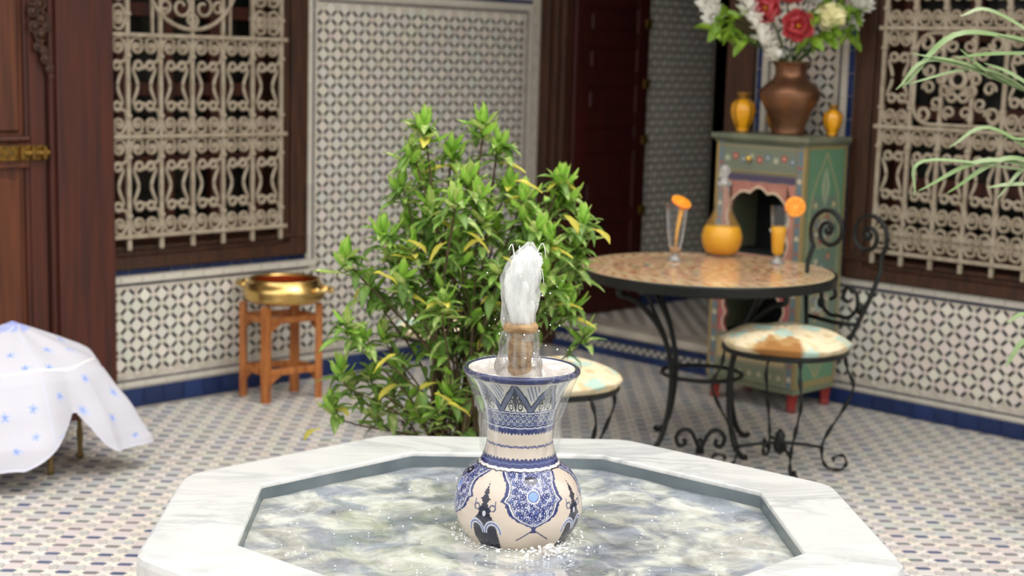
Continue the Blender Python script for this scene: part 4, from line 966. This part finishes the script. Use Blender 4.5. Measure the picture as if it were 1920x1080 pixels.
def cabfront(x, z):
    c = front_col(x/.495+.5, (z-.115)/1.115); ax = np.abs(x)
    dr = (z > 1.09); c = paint(c, dr & (ax < .2), (118, 126, 108)); 
    for k in range(-4, 5):
        cc = [(168, 60, 62), (150, 160, 140), (96, 120, 140)][k % 3]
        c = paint(c, dr & (np.hypot(x-k*.045, (z-1.155-.012*(k % 2))*1.0) < .016), cc); c = paint(c, dr & (np.hypot(x-k*.045, z-1.155-.012*(k % 2)) < .006), (210, 200, 170))
    c = paint(c, dr & (np.abs(z-1.098) < .004), (150, 134, 98)); c = paint(c, dr & (np.abs(z-1.212) < .004), (150, 134, 98))
    lo = (z < .315); c = paint(c, lo & (ax < .2), (150, 142, 118)); c = paint(c, lo & (ax < .19) & (z > .215) & (z < .30), (186, 166, 122)); c = paint(c, lo & (ax < .19) & (z < .2), (122, 128, 104))
    d = np.hypot(x*.8, z-.258); c = paint(c, lo & (d < .035), (112, 136, 120)); c = paint(c, lo & (np.abs(d-.035) < .004), (190, 176, 140))
    for k in (-3, -2, 2, 3): c = paint(c, lo & (np.hypot(x-k*.05, z-.258) < .016), (168, 116, 96)); 
    for k in range(-3, 4): c = paint(c, lo & (np.hypot(x-k*.055, z-.158) < .012), (178, 170, 140))
    return c
dw = fpanel('drawer', -.2, .2, 1.095, 1.225, hd+.008); 
M_gold = mat('gold_knob', (214, 180, 92), .3, .7)
part('knob', ball((.05, hd+.026, 1.158), .015, 8), M_gold, dw, smooth=True)
fpanel('rail', -.2, .2, 1.052, 1.094, hd+.003, 150, 30); fpanel('drawer', -.2, .2, .118, .315, hd+.006, 150, 90); fpanel('rail', -.2, .2, .600, .716, hd+.003, 150, 40); fpanel('rail', -.2, .2, .316, .336, hd+.003, 100, 10)
for s_ in (-1, 1): fpanel('corner_post', min(s_*.2, s_*hw), max(s_*.2, s_*hw), .115, 1.23, hd+.003, 24, 300)
# silver teapot in the niche
M_silver = mat('silver', (206, 200, 186), .22, 1)
tp = thing('silver_teapot', 'small silver teapot inside the dark niche of the painted cabinet', 'teapot', M=CB @ Matrix.Translation((-.075, .04, .717)))
part('body', lathe([(.026, 0), (.030, .006), (.024, .012), (.040, .030), (.050, .052), (.046, .078), (.030, .098), (.020, .106)], 24), M_silver, tp, smooth=True)
part('lid', lathe([(.024, .106), (.026, .110), (.018, .128), (.005, .138), (.008, .146), (.002, .154)], 16), M_silver, tp, smooth=True)
part('spout', tube(spline([(.042, 0, .045), (.07, 0, .06), (.078, 0, .09), (.094, 0, .115)], 12), np.linspace(.011, .005, 12), 8), M_silver, tp, smooth=True)
part('handle', tube(spline([(-.040, 0, .085), (-.075, 0, .09), (-.082, 0, .06), (-.048, 0, .035)], 14), .005, 8), M_silver, tp, smooth=True)

# ------------------------------------------------------------------ on the cabinet
ZT = 1.2685
M_copper = mat('hammered_copper', (150, 108, 82), .38, .8, col2=(112, 78, 58), scale=7, bump=.1, bscale=60)
pot = thing('copper_pot', 'large brown hammered copper pot holding flowers on top of the painted cabinet', 'pot', M=CB @ Matrix.Translation((-.020, -.01, ZT)))
part('body', lathe([(.072, 0), (.078, .004), (.076, .012), (.081, .05), (.106, .11), (.137, .165), (.143, .19), (.136, .208), (.108, .235), (.082, .255), (.072, .275), (.074, .31), (.084, .326), (.092, .333), (.086, .333), (.068, .30)], 48, cap1=False), M_copper, pot, smooth=True)
part('lip', lathe([(.088, .328), (.094, .331), (.094, .337), (.084, .338), (.080, .333)], 48, cap0=False, cap1=False), mat('worn_brass_lip', (128, 104, 72), .4, .7), pot, smooth=True)
part('shoulder_band', lathe([(.140, .186), (.1445, .190), (.143, .198), (.136, .206)], 48, cap0=False, cap1=False), M_copper, pot, smooth=True)
M_yel = mat('yellow_ceramic', (238, 168, 20), .2, col2=(230, 156, 20), scale=10, coat=.5); M_yneck = mat('bronze_neck', (150, 110, 48), .35, .5); M_stripe = mat('dark_stripe', (92, 62, 24), .4)
def yvase(label, u, y, h_, sc_):
    t = thing('yellow_vase', label, 'vase', M=MR @ Matrix.Translation((-u, y, ZT)), group=None)
    part('body', lathe([(r_*sc_, z*h_) for r_, z in ((.028, .0), (.030, .03), (.026, .06), (.034, .14), (.052, .35), (.060, .55), (.055, .70), (.036, .80), (.026, .83))], 32), M_yel, t, smooth=True)
    part('neck', lathe([(r_*sc_, z*h_) for r_, z in ((.027, .825), (.024, .86), (.032, .94), (.036, .965), (.034, 1.0))], 24), M_yneck, t, smooth=True)
    part('foot', lathe([(r_*sc_, z*h_) for r_, z in ((.031, 0), (.032, .02), (.029, .05))], 24), M_yneck, t, smooth=True)
    for a in (2.85, 3.7, 5.2, .6, 1.5):
        part('stripe', tube([((.003+r_)*sc_*math.cos(a), (.003+r_)*sc_*math.sin(a), z*h_) for r_, z in ((.032, .14), (.050, .35), (.058, .55), (.053, .70), (.035, .80))], .0035*sc_, 6), M_stripe, t, smooth=True)
yvase('yellow ceramic vase with bronze neck at the left end of the cabinet top', 1.565, .29, .188, .98)
yvase('smallest yellow ceramic vase, at the right end of the cabinet top', 1.945, .115, .145, .74)
yvase('yellow ceramic vase mostly hidden behind the copper pot', 1.622, .10, .135, .75)

# flowers
M_redp = mat('red_petal', (218, 90, 104), .6, col2=(232, 126, 130), scale=30, sss=.15); M_whp = mat('white_petal', (252, 251, 244), .6, sss=.2, col2=(244, 240, 228), scale=30)
M_crp = mat('cream_petal', (240, 234, 166), .6, sss=.15, col2=(246, 242, 206), scale=20); M_stem = mat('flower_stem', (70, 104, 46), .6); M_gleaf = mat('green_leaf', (146, 180, 56), .5, col2=(96, 136, 42), scale=18, sss=.1); M_yc = mat('stamen', (226, 160, 40), .6)
PB = CB @ Matrix.Translation((-.020, -.01, ZT+.31))
Pinv = PB.inverted()
def petal_mesh(L_, W_, curl, m, n=6, name='petal', cup=.3, ruff=0):
    v = []; f = []
    for i in range(n+1):
        t = i/n; w_ = W_*math.sin(PI*min(1, t*.86+.10))**.7*(1 if t < 1 else .4)
        for j in (-1, -.5, 0, .5, 1): v.append((L_*t*math.cos(curl*t), w_*j*.5, L_*t*math.sin(curl*t)+abs(j)**2*w_*cup+ruff*math.sin(j*9+t*7)*t))
    for i in range(n):
        for j in range(4): a = i*5+j; f.append((a, a+1, a+6, a+5))
    me = MB().add(v, f).mesh(name, True); me.materials.append(m); return me
PM = dict(red=petal_mesh(.055, .052, .9, M_redp, cup=.12, ruff=.004), white=petal_mesh(.036, .014, .6, M_whp, 4), white2=petal_mesh(.022, .014, .5, M_whp, 4), cream=petal_mesh(.036, .040, 1.5, M_crp, cup=.25), leaf=petal_mesh(.085, .038, -.4, M_gleaf, 6, 'leaf', .2), leafs=petal_mesh(.05, .03, -.3, M_gleaf, 5, 'leaf', .2))
view = Vector((-.15, -1, -.03))
FS = dict(red=1.95, white=2.0, cream=2.5)
def flower(kind, pxw, label, group=None, face=None):
    """pxw: world position of the head"""
    P = Vector(pxw); t = thing('flower' if kind != 'cascade' else 'blossom_spray', label, 'flower', pxw, group=group)
    d = Vector(face or (P-(PB @ Vector((0, 0, 0)))).normalized()*.6+Vector((-.1, -1, .1))).normalized(); Q = Vector((0, 0, 1)).rotation_difference(d).to_matrix().to_4x4()
    base = PB @ Vector((random.uniform(-.03, .03), random.uniform(-.03, .03), 0))-P
    part('stem', tube(spline([tuple(base), tuple(base*.5+Vector((0, 0, .03))), (0, 0, 0)], 10), .003, 5), M_stem, t, smooth=True)
    def ringp(me, n, el, r0, z0, sc_=1, ph=0):
        for k in range(n):
            a = 2*PI*k/n+ph+random.uniform(-.08, .08)
            link('petal', me, None, t, Q @ Matrix.Scale(FS[kind], 4) @ Matrix.Rotation(a, 4, 'Z') @ Matrix.Translation((r0, 0, z0)) @ Matrix.Rotation(-el+random.uniform(-.12, .12), 4, 'Y') @ Matrix.Scale(sc_*random.uniform(.9, 1.1), 4))
    if kind == 'red':
        ringp(PM['red'], 6, .05, .004, 0, 1.05); ringp(PM['red'], 5, .45, .002, .004, .85, .5)
        part('stamen', tube([(0, 0, 0), (0, 0, .03), (.006, 0, .06)], [.009, .006, .009], 6), M_yc, t, Q, smooth=True)
    elif kind == 'white':
        for n, el, s_ in ((12, .1, 1.0), (11, .45, .95), (9, .8, .85), (6, 1.15, .7)): ringp(PM['white'], n, el, .003, .003, s_, el)
    elif kind == 'cream':
        for n, el, s_ in ((6, .25, 1.2), (6, .6, 1.1), (5, .95, .95), (4, 1.25, .8)): ringp(PM['cream'], n, el, .002, .0, s_, el)
    return t
FD = 6.96
def W(px, py, D=FD):
    k = R0.T @ np.array([(px-960)/F, (py-540)/F, 1.]); s_ = D/k[1]; return tuple(np.array([0, 0, CAM_H])+k*s_)
#@@WPOINTS
flower('red', W(1493, 52, 6.92), 'lowest red hibiscus flower in front of the bouquet', 'artificial flowers in the copper pot', (-.1, -1, .12))
flower('red', W(1440, 22, 6.95), 'red hibiscus flower at the left, beside the white blossom spray', 'artificial flowers in the copper pot', (-.5, -1, .3))
flower('red', W(1474, -8, 7.0), 'red hibiscus flower at the top centre of the bouquet', 'artificial flowers in the copper pot', (.1, -.8, .6))
flower('cream', W(1550, 34, 6.95), 'pale yellow rose at the right of the bouquet', 'artificial flowers in the copper pot', (.15, -1, .15))
flower('cream', W(1418, -6, 7.02), 'pale yellow rose at the upper left of the bouquet, above the white spray', 'artificial flowers in the copper pot')
flower('white', W(1612, 10, 7.0), 'white chrysanthemum at the far right of the bouquet', 'artificial flowers in the copper pot')
flower('white', W(1520, -2, 7.05), 'white chrysanthemum between the red flowers and the yellow rose', 'artificial flowers in the copper pot')
flower('white', W(1335, 10, 7.0), 'white chrysanthemum at the far left of the bouquet', 'artificial flowers in the copper pot')
flower('white', W(1566, -12, 7.05), 'white chrysanthemum above the pale yellow rose', 'artificial flowers in the copper pot')
flower('white', W(1590, 42, 6.98), 'small white chrysanthemum under the rightmost one, beside the yellow rose', 'artificial flowers in the copper pot')
flower('white', W(1343, 38, 6.95), 'small white blossom hanging before the bright green leaves', 'artificial flowers in the copper pot')
# white drooping spray
pts = [np.array(W(x, y, 6.9)) for x, y in ((1392, -14), (1402, 18), (1418, 50), (1432, 78), (1447, 100), (1460, 112))]
sp0 = pts[0]; t = thing('blossom_spray', 'long drooping spray of small white blossoms at the left of the copper pot', 'flower', tuple(sp0))
sp_ = spline([tuple(p-sp0) for p in pts], 40); part('stem', tube(sp_, .003, 5), M_stem, t)
for i, p in enumerate(sp_[::2]):
    for k in range(9):
        a = random.uniform(0, 2*PI); e = random.uniform(-.6, 1.2); Mx = Matrix.Translation(p) @ Matrix.Rotation(a, 4, 'Z') @ Matrix.Rotation(-e, 4, 'Y') @ Matrix.Translation((.004, 0, 0)) @ Matrix.Scale(random.uniform(1.7, 2.5)*(1.2 if i < 14 else .85), 4)
        link('petal', PM['white2'], None, t, Mx)
# foliage of the bouquet
lv = thing('bouquet_foliage', 'bright green leaves between the flowers of the copper pot', 'leaves', tuple(PB @ Vector((0, 0, 0))))
b0 = PB @ Vector((0, 0, 0))
for x, y in ((1350, 45), (1362, 55), (1372, 40), (1378, 58), (1352, 28), (1388, 34), (1340, 58), (1366, 66), (1520, 72), (1538, 66), (1565, 60), (1580, 62), (1592, 24), (1600, 52), (1545, 5), (1575, 8), (1605, 30), (1530, 30), (1588, 68), (1550, 70), (1400, 76), (1512, 58)):
    p = Vector(W(x, y, 6.90))-b0
    part('twig', tube(spline([(0, 0, 0), tuple(p*.5+Vector((0, 0, .02))), tuple(p)], 8), .002, 4), M_stem, lv)
    for k in range(4): link('leaf', PM['leaf' if k % 2 else 'leafs'], None, lv, Matrix.Translation(p) @ Matrix.Scale(1.15, 4) @ Matrix.Rotation(random.uniform(0, 2*PI), 4, 'Z') @ Matrix.Rotation(random.uniform(-.8, .9), 4, 'Y') @ Matrix.Rotation(random.uniform(-1, 1), 4, 'X'))

# ------------------------------------------------------------------ wooden stand + brass basin
BX, BY = -1.045, 6.865
M_stand = mat('orange_wood', (184, 116, 58), .45, col2=(150, 86, 42), scale=14, stretch=(3, 3, .5), bump=.05)
sd_ = thing('folding_stand', 'orange brown wooden folding stand under the brass basin, by the tiled wall', 'stand', (BX, BY, 0))
lp_ = [(-.190, .0), (-.061, -.147), (.158, .012), (.030, .120)]
for x, y in lp_:
    a = math.atan2(y, x); Mx = Matrix.Translation((x, y, 0)) @ Matrix.Rotation(a, 4, 'Z')
    part('leg', box(-.016, .016, -.020, .020, 0, .445, .003), M_stand, sd_, Mx)
for i in range(4):
    p, q_ = np.array(lp_[i]), np.array(lp_[(i+1) % 4]); d = q_-p; L_ = np.linalg.norm(d); a = math.atan2(d[1], d[0])
    for z, hh in ((.365, .03), (.125, .03)):
        part('cross_rail', box(.016, L_-.016, -.008, .008, z, z+hh, .003), M_stand, sd_, Matrix.Translation((p[0], p[1], 0)) @ Matrix.Rotation(a, 4, 'Z'))
        pl = [(.016, z), (.016, z-.045), (.05, z-.018), (.075, z)]; part('corner_bracket', prism(pl, -.007, .007), M_stand, sd_, Matrix.Translation((p[0], p[1], 0)) @ Matrix.Rotation(a, 4, 'Z'))
M_brass = mat('polished_brass', (236, 202, 130), .27, 1, col2=(216, 178, 108), scale=16, bump=.06, bscale=50); M_cin = mat('copper_inside', (166, 98, 64), .3, .9)
bs = thing('brass_basin', 'shiny brass basin with side handles resting on the wooden folding stand', 'basin', (BX, BY, .446))
part('bowl', lathe([(.10, 0), (.155, .006), (.178, .020), (.186, .036), (.182, .046), (.190, .058), (.188, .074), (.172, .092), (.160, .102), (.163, .112), (.157, .116), (.152, .104)], 64, cap1=False), M_brass, bs, smooth=True)
part('inside', lathe([(.152, .106), (.160, .085), (.172, .06), (.16, .03), (.10, .015)], 48, cap0=False), M_cin, bs, smooth=True)
for s_ in (-1, 1):
    h_ = part('handle', tube(spline([(s_*.185, -.045, .072), (s_*.225, -.04, .078), (s_*.238, 0, .080), (s_*.225, .04, .078), (s_*.185, .045, .072)], 20), .009, 8), M_brass, bs, Matrix.Rotation(-.35, 4, 'Z'), smooth=True)
    for y_ in (-.045, 0, .045): part('handle_knob', ball((s_*(.19 if y_ else .238), y_, .074), .015, 8), M_brass, h_, smooth=True)

# ------------------------------------------------------------------ cloth covered tray table
QX, QY = -1.885, 5.62
M_cloth = mat('printed_cloth', attr=True, rough=.85, sss=.25, coords='Object')
tt_ = thing('tray_table', 'low tray table on thin turned brass legs under the printed cloth', 'table', (QX, QY, 0))
M_bl = mat('turned_brass_leg', (126, 104, 62), .45, .6)
part('tray', lathe([(.25, .385), (.27, .388), (.276, .398), (.27, .402), (.24, .392)], 48), M_brass, tt_, smooth=True)
for k in range(6):
    a = math.radians(20+60*k); x, y = .24*math.cos(a), .24*math.sin(a)
    part('leg', lathe([(.012, 0), (.014, .02), (.009, .04), (.013, .10), (.009, .14), (.013, .24), (.009, .28), (.014, .385)], 10, (x, y, 0)), M_bl, tt_, smooth=True)
part('domed_lid', lathe([(.21, .412), (.19, .435), (.12, .475), (.03, .51), (.01, .53)], 32), M_brass, tt_, smooth=True)
th0 = math.radians(-9)
def lobes(a):
    o_ = 0
    for c_, w_ in ((-11, 24), (-90, 52), (100, 38), (190, 38)):
        d = np.abs((np.degrees(a)-c_+180) % 360-180)/w_; o_ = np.maximum(o_, np.clip(1.25*np.cos(np.clip(d, 0, 1)*PI/2)**.9, 0, 1))
    return o_
def cloth_pos(U, V):
    a = U*2*PI; b = a-th0; Lm = .515/np.maximum(np.abs(np.cos(b)), np.abs(np.sin(b)))*np.where(True, 1/1.0, 1)
    lb = lobes(a); Lm = .49+.19*lb; s = V*Lm; fold = lb*2-1
    r = np.interp(s, [0, .10, .27, .31, .36, .48, .60, .74], [0, .092, .258, .295, .335, .40, .455, .49]); z = np.interp(s, [0, .10, .27, .31, .36, .48, .60, .74], [.552, .512, .437, .416, .375, .270, .160, .050])
    fall = np.clip((s-.30)/.35, 0, 1)
    r = r+fall*(.030*fold+.022*np.sin(a*7+1)+.012*np.sin(a*13+2))-.025*fall*(1-fold)
    z = z+.006*np.cos(8*b)*np.clip(s/.2, 0, 1)*(1-fall)+.006*np.sin(s*40+a*3)*fall
    z = np.maximum(z, .012+.01*np.sin(a*9)**2)
    return np.stack([r*np.cos(a), r*np.sin(a), z], -1)
def cloth_col(U, V):
    a = U*2*PI; b = a-th0; Lm = .49+.19*lobes(a); s = V*Lm
    x = s*np.cos(b); y = s*np.sin(b); c = np.broadcast_to(np.array(lin(194, 193, 201)), U.shape+(3,)).copy()
    g = .125; gx = (x+y)/1.414/g; gy = (x-y)/1.414/g; i = np.floor(gx); j = np.floor(gy); fx = gx-i-.5-(hash2(i, j)-.5)*.35; fy = gy-j-.5-(hash2(i, j, 3)-.5)*.35
    d = np.hypot(fx, fy); an = np.arctan2(fy, fx); m = (d < .105*(1+.45*np.cos(5*an))) ; c = paint(c, m, (150, 170, 222)); c = paint(c, d < .035, (110, 130, 200))
    c = paint(c, (np.abs(fx-.16-fy*.3) < .018) & (np.abs(fy-.05) < .1), (178, 190, 226))
    seam = np.minimum(np.abs(((b+PI/8) % (PI/4))-PI/8)*s, 9); c = paint(c, (seam < .0022) & (s < .6), (196, 198, 216))
    c = paint(c, (s < .075) & (np.abs(np.sin(b*5+s*50)) > .5), (156, 168, 218)); c = paint(c, (s < .03), (150, 160, 214)); c = paint(c, np.abs(s-.315) < .003, (240, 238, 232)); c = paint(c, V > .985, (206, 206, 220))
    return c
o = link('tablecloth', grid_mesh(420, 180, cloth_pos, cloth_col, closed=True), M_cloth, None, Matrix.Translation((QX, QY, 0)))
tag(o, 'white cloth printed with small blue flowers draped over the low tray table', 'tablecloth')

# ------------------------------------------------------------------ shrub behind the fountain
GX, GY = -.16, 4.75
def leaf_mesh(L_, W_, curl, cols, name='leaf', n=6):
    v = []; f = []; c = []
    for i in range(n+1):
        t = i/n; w_ = W_*(math.sin(PI*t**.8)**.8 if 0 < t < 1 else .02)
        for j in (-1, -.45, 0, .45, 1):
            v.append((L_*t*math.cos(curl*t*.8), w_*j*.5, L_*t*math.sin(curl*t*.8)*1+abs(j)*w_*.22+.002*math.sin(j*5+t*9))); k = cols[1] if abs(j) < .5 else cols[0]
            if random.random() < cols[3]: k = cols[2]
            c.append((*lin(*k), 1))
    for i in range(n):
        for j in range(4): a = i*5+j; f.append((a, a+1, a+6, a+5))
    me = bpy.data.meshes.new(name); me.from_pydata(v, [], f); at = me.color_attributes.new('Col', 'FLOAT_COLOR', 'POINT'); at.data.foreach_set('color', np.array(c, np.float32).ravel()); me.shade_smooth(); me.materials.append(M_leafm); return me
M_leafm = mat('variegated_leaf', attr=True, rough=.38, sss=.0); 
nt_ = M_leafm.node_tree; pb = nt_.nodes['Principled BSDF']; tl_ = nt_.nodes.new('ShaderNodeBsdfTranslucent'); mxs = nt_.nodes.new('ShaderNodeMixShader'); mxs.inputs[0].default_value = .35
src = pb.inputs['Base Color'].links[0].from_socket; nt_.links.new(src, tl_.inputs[0]); nt_.links.new(pb.outputs[0], mxs.inputs[1]); nt_.links.new(tl_.outputs[0], mxs.inputs[2]); nt_.links.new(mxs.outputs[0], nt_.nodes['Material Output'].inputs[0])
LEAF = [leaf_mesh(.086, .036, cu, cs) for cu, cs in ((.5, ((124, 176, 56), (160, 206, 84), (200, 218, 112), .12)), (-.5, ((100, 144, 56), (142, 178, 86), (212, 218, 146), .18)), (-.9, ((82, 118, 52), (118, 152, 74), (190, 204, 124), .15)), (.1, ((120, 166, 60), (178, 198, 106), (216, 220, 150), .3)), (-.3, ((214, 204, 70), (234, 222, 110), (166, 184, 70), .15)), (-.7, ((92, 142, 60), (150, 178, 94), (200, 210, 140), .3)))]
sh = thing('potted_shrub', 'bushy variegated green and yellow shrub behind the fountain and painted vase', 'plant', (GX, GY, 0))
M_terra = mat('glazed_pot', (70, 92, 70), .4, col2=(90, 80, 60), scale=8); M_soil = mat('soil', (52, 40, 30), .95); M_bark = mat('bark', (96, 78, 54), .8, col2=(70, 56, 40), scale=30)
part('pot', lathe([(.10, 0), (.115, .01), (.15, .18), (.165, .24), (.175, .25), (.172, .27), (.155, .27), (.148, .25)], 36, cap1=False), M_terra, sh, smooth=True)
part('soil', lathe([(.005, .252), (.149, .25)], 24), M_soil, sh)
tips = [(-.129, 1.368), (.054, 1.378), (-.044, 1.287), (-.169, 1.284), (.106, 1.308), (.194, 1.16), (.31, 1.205), (.381, 1.081), (-.25, 1.038), (-.016, 1.154), (-.367, .95), (-.115, 1.05), (.105, 1.031), (.361, .936), (-.298, .849), (.403, .704), (-.38, .587), (-.413, .446), (-.275, .432), (-.02, .545), (-.121, .463), (.016, 1.214), (-.201, 1.174), (-.079, .957), (-.18, .903), (.057, .893), (.273, 1.035), (.027, .755), (-.245, .712), (.225, .966), (.239, 1.068), (.348, .815), (-.348, .761), (-.109, .751), (-.209, .592), (-.294, .572), (.017, .44), (.143, 1.184), (.061, 1.097), (-.182, 1.057), (.30, .88), (.18, .84), (-.05, .85), (.12, .95), (.20, 1.0), (-.02, 1.02), (.30, 1.13), (-.14, 1.2), (-.23, .95), (-.31, .69), (.0, .98), (.15, .90), (-.10, 1.12), (.05, 1.16), (.26, .93), (-.16, .99), (-.07, .90), (.36, 1.0), (.08, .82), (-.20, .83), (.33, 1.16), (.20, 1.09), (-.35, .52), (-.22, .5), (-.06, .5), (.07, .6)]
trunks = [(-.05, .0), (.03, .03), (-.09, .05), (.07, -.02), (0, -.06), (-.03, .07), (.10, .05)]
stuff = MB(); nleaf = 0; me0 = [np.array([v.co for v in m_.vertices]) for m_ in LEAF]; fc0 = [[tuple(p.vertices) for p in m_.polygons] for m_ in LEAF]; cl0 = [np.array([c_.color[:3] for c_ in m_.color_attributes['Col'].data]) for m_ in LEAF]
sv, sf, scl, sn = [], [], [], 0
def put_leaf(M_, k, near_):
    global nleaf, sn
    if near_ and nleaf < 300: link('leaf', LEAF[k], None, sh, M_); nleaf += 1
    else:
        A = np.array(M_); sv.append(me0[k] @ A[:3, :3].T+A[:3, 3]); sf.extend([tuple(i+sn for i in f_) for f_ in fc0[k]]); scl.append(cl0[k]); sn += len(me0[k])
for i, (dx, dz) in enumerate(tips):
    y_ = random.uniform(-.20, .18)*(1-abs(dx)*.8); tx, ty = trunks[i % len(trunks)]
    mid = (tx+(dx-tx)*.30+random.uniform(-.03, .03), ty+(y_-ty)*.4, .25+(dz-.25)*.5)
    pth = spline([(tx, ty, .24), mid, (dx*.9+tx*.1, y_, dz-.06), (dx, y_, dz)], 14); part('branch', tube(pth, np.linspace(.0065 if i < 12 else .0042, .002, 14), 6), M_bark, sh, smooth=True)
    young = dz > 1.0 or random.random() < .3
    for k in range(14 if dz > .75 else 11):     # whorl at the tip
        a = k*2.4+random.uniform(-.2, .2); el = 1.15-.085*k+random.uniform(-.12, .12); s_ = random.uniform(.75, 1.15)*(.75+.03*k)
        kk = (0 if random.random() < .65 else 3) if young and k < 9 else random.choice([1, 1, 2, 5, 0, 3])
        if k > 10 and random.random() < .12: kk = 4
        P_ = Vector((dx, y_, dz-.0045*k)); put_leaf(Matrix.Translation(P_) @ Matrix.Rotation(a, 4, 'Z') @ Matrix.Rotation(-el, 4, 'Y') @ Matrix.Scale(s_, 4), kk, y_ < .02 and k % 2 == 0)
    for q_ in pth[5:-1]:
        for k in range(3 if dz > .75 else 1):
            kk = random.choice([1, 2, 2, 5, 1, 0]) if random.random() > .06 else 4
            put_leaf(Matrix.Translation(q_) @ Matrix.Rotation(random.uniform(0, 6.28), 4, 'Z') @ Matrix.Rotation(-random.uniform(-.5, .7), 4, 'Y') @ Matrix.Scale(random.uniform(.6, 1.05), 4), kk, False)
# a few large yellow leaves seen plainly
for x, z in ((-.26, .93), (-.16, 1.03), (.07, 1.04), (-.04, 1.03), (.02, 1.06), (.13, .99), (.40, 1.08), (.31, 1.12), (-.03, .53), (-.42, .44), (-.07, .56), (-.19, .68), (.16, 1.22)):
    put_leaf(Matrix.Translation((x, -.22, z)) @ Matrix.Rotation(random.choice([.3, 2.8])+random.uniform(-.5, .5), 4, 'Z') @ Matrix.Rotation(random.uniform(.1, .7), 4, 'Y') @ Matrix.Scale(1.05, 4), 4, True)
me = bpy.data.meshes.new('foliage'); me.from_pydata(np.concatenate(sv).tolist(), [], sf); at = me.color_attributes.new('Col', 'FLOAT_COLOR', 'POINT'); cc = np.concatenate(scl); at.data.foreach_set('color', np.hstack([cc, np.ones((len(cc), 1))]).astype(np.float32).ravel()); me.shade_smooth()
o = link('foliage', me, M_leafm, sh); o['kind'] = 'stuff'

# ------------------------------------------------------------------ palm at the right edge
M_frond = mat('palm_leaf', (160, 174, 136), .5, col2=(116, 146, 86), scale=5, sss=.1)
pm = thing('potted_palm', 'palm with long arching pale green blades reaching in from the right edge', 'plant', (2.12, 5.15, 0))
part('pot', lathe([(.13, 0), (.15, .01), (.19, .26), (.20, .30), (.18, .30), (.17, .27)], 32, cap1=False), M_terra, pm, smooth=True)
part('soil', lathe([(.005, .272), (.171, .27)], 24), M_soil, pm)
def blade(p0, p1, p2, w_, lab=None):
    P = spline([p0, p1, p2], 16); v = []; f = []
    for i, p in enumerate(P):
        t = i/15; ww = w_*math.sin(PI*(.08+.9*t))**.7; T = P[min(i+1, 15)]-P[max(i-1, 0)]; T /= np.linalg.norm(T); S_ = np.cross(T, (0, -.6, .8)); S_ /= np.linalg.norm(S_); N_ = np.cross(S_, T)
        v += [p-S_*ww/2, p-N_*ww*.18, p+S_*ww/2]
    for i in range(15): f += [(i*3, i*3+1, i*3+4, i*3+3), (i*3+1, i*3+2, i*3+5, i*3+4)]
    part('leaf_blade', (v, f), M_frond, pm, smooth=True)
def Wp(px, py, D=5.1): return np.array(W(px, py, D))-np.array([2.12, 5.15, 0])
fr_roots = []
for st_p in ([(1990, 200), 5.1], [(2000, 330), 5.1], [(1995, 95), 5.15], [(1980, 640), 5.1]):
    (sx, sy), D = st_p; e = Wp(sx, sy, D); part('stalk', tube(spline([(0, 0, .26), tuple(np.array([e[0]*.3, e[1]*.3, e[2]*.7+.1])), tuple(e)], 16), np.linspace(.010, .005, 16), 6), M_stem, pm, smooth=True); fr_roots.append(e)
for a, b, c_, wd in (((1990, 95), (1800, 62), (1692, 165), .028), ((1995, 100), (1870, 100), (1790, 108), .022), ((1990, 200), (1760, 112), (1680, 168), .02), ((1995, 200), (1860, 138), (1800, 92), .022), ((1990, 215), (1850, 130), (1690, 160), .018), ((2000, 330), (1850, 300), (1722, 358), .024), ((2000, 335), (1890, 296), (1776, 362), .026), ((2000, 330), (1860, 240), (1780, 276), .02), ((1995, 345), (1900, 345), (1850, 352), .02),
        ((1990, 200), (1900, 140), (1845, 118), .024), ((2000, 330), (1740, 300), (1714, 368), .016), ((1990, 120), (1930, 78), (1870, 64), .028), ((1995, 250), (1960, 262), (1880, 258), .02), ((1980, 640), (1925, 590), (1888, 605), .022), ((1980, 640), (1920, 640), (1886, 688), .024), ((1990, 210), (1840, 128), (1710, 100), .02), ((2000, 330), (1930, 310), (1870, 372), .018), ((1990, 95), (1860, 20), (1800, 30), .022)):
    blade(Wp(*a), Wp(*b), Wp(*c_), wd*.9)
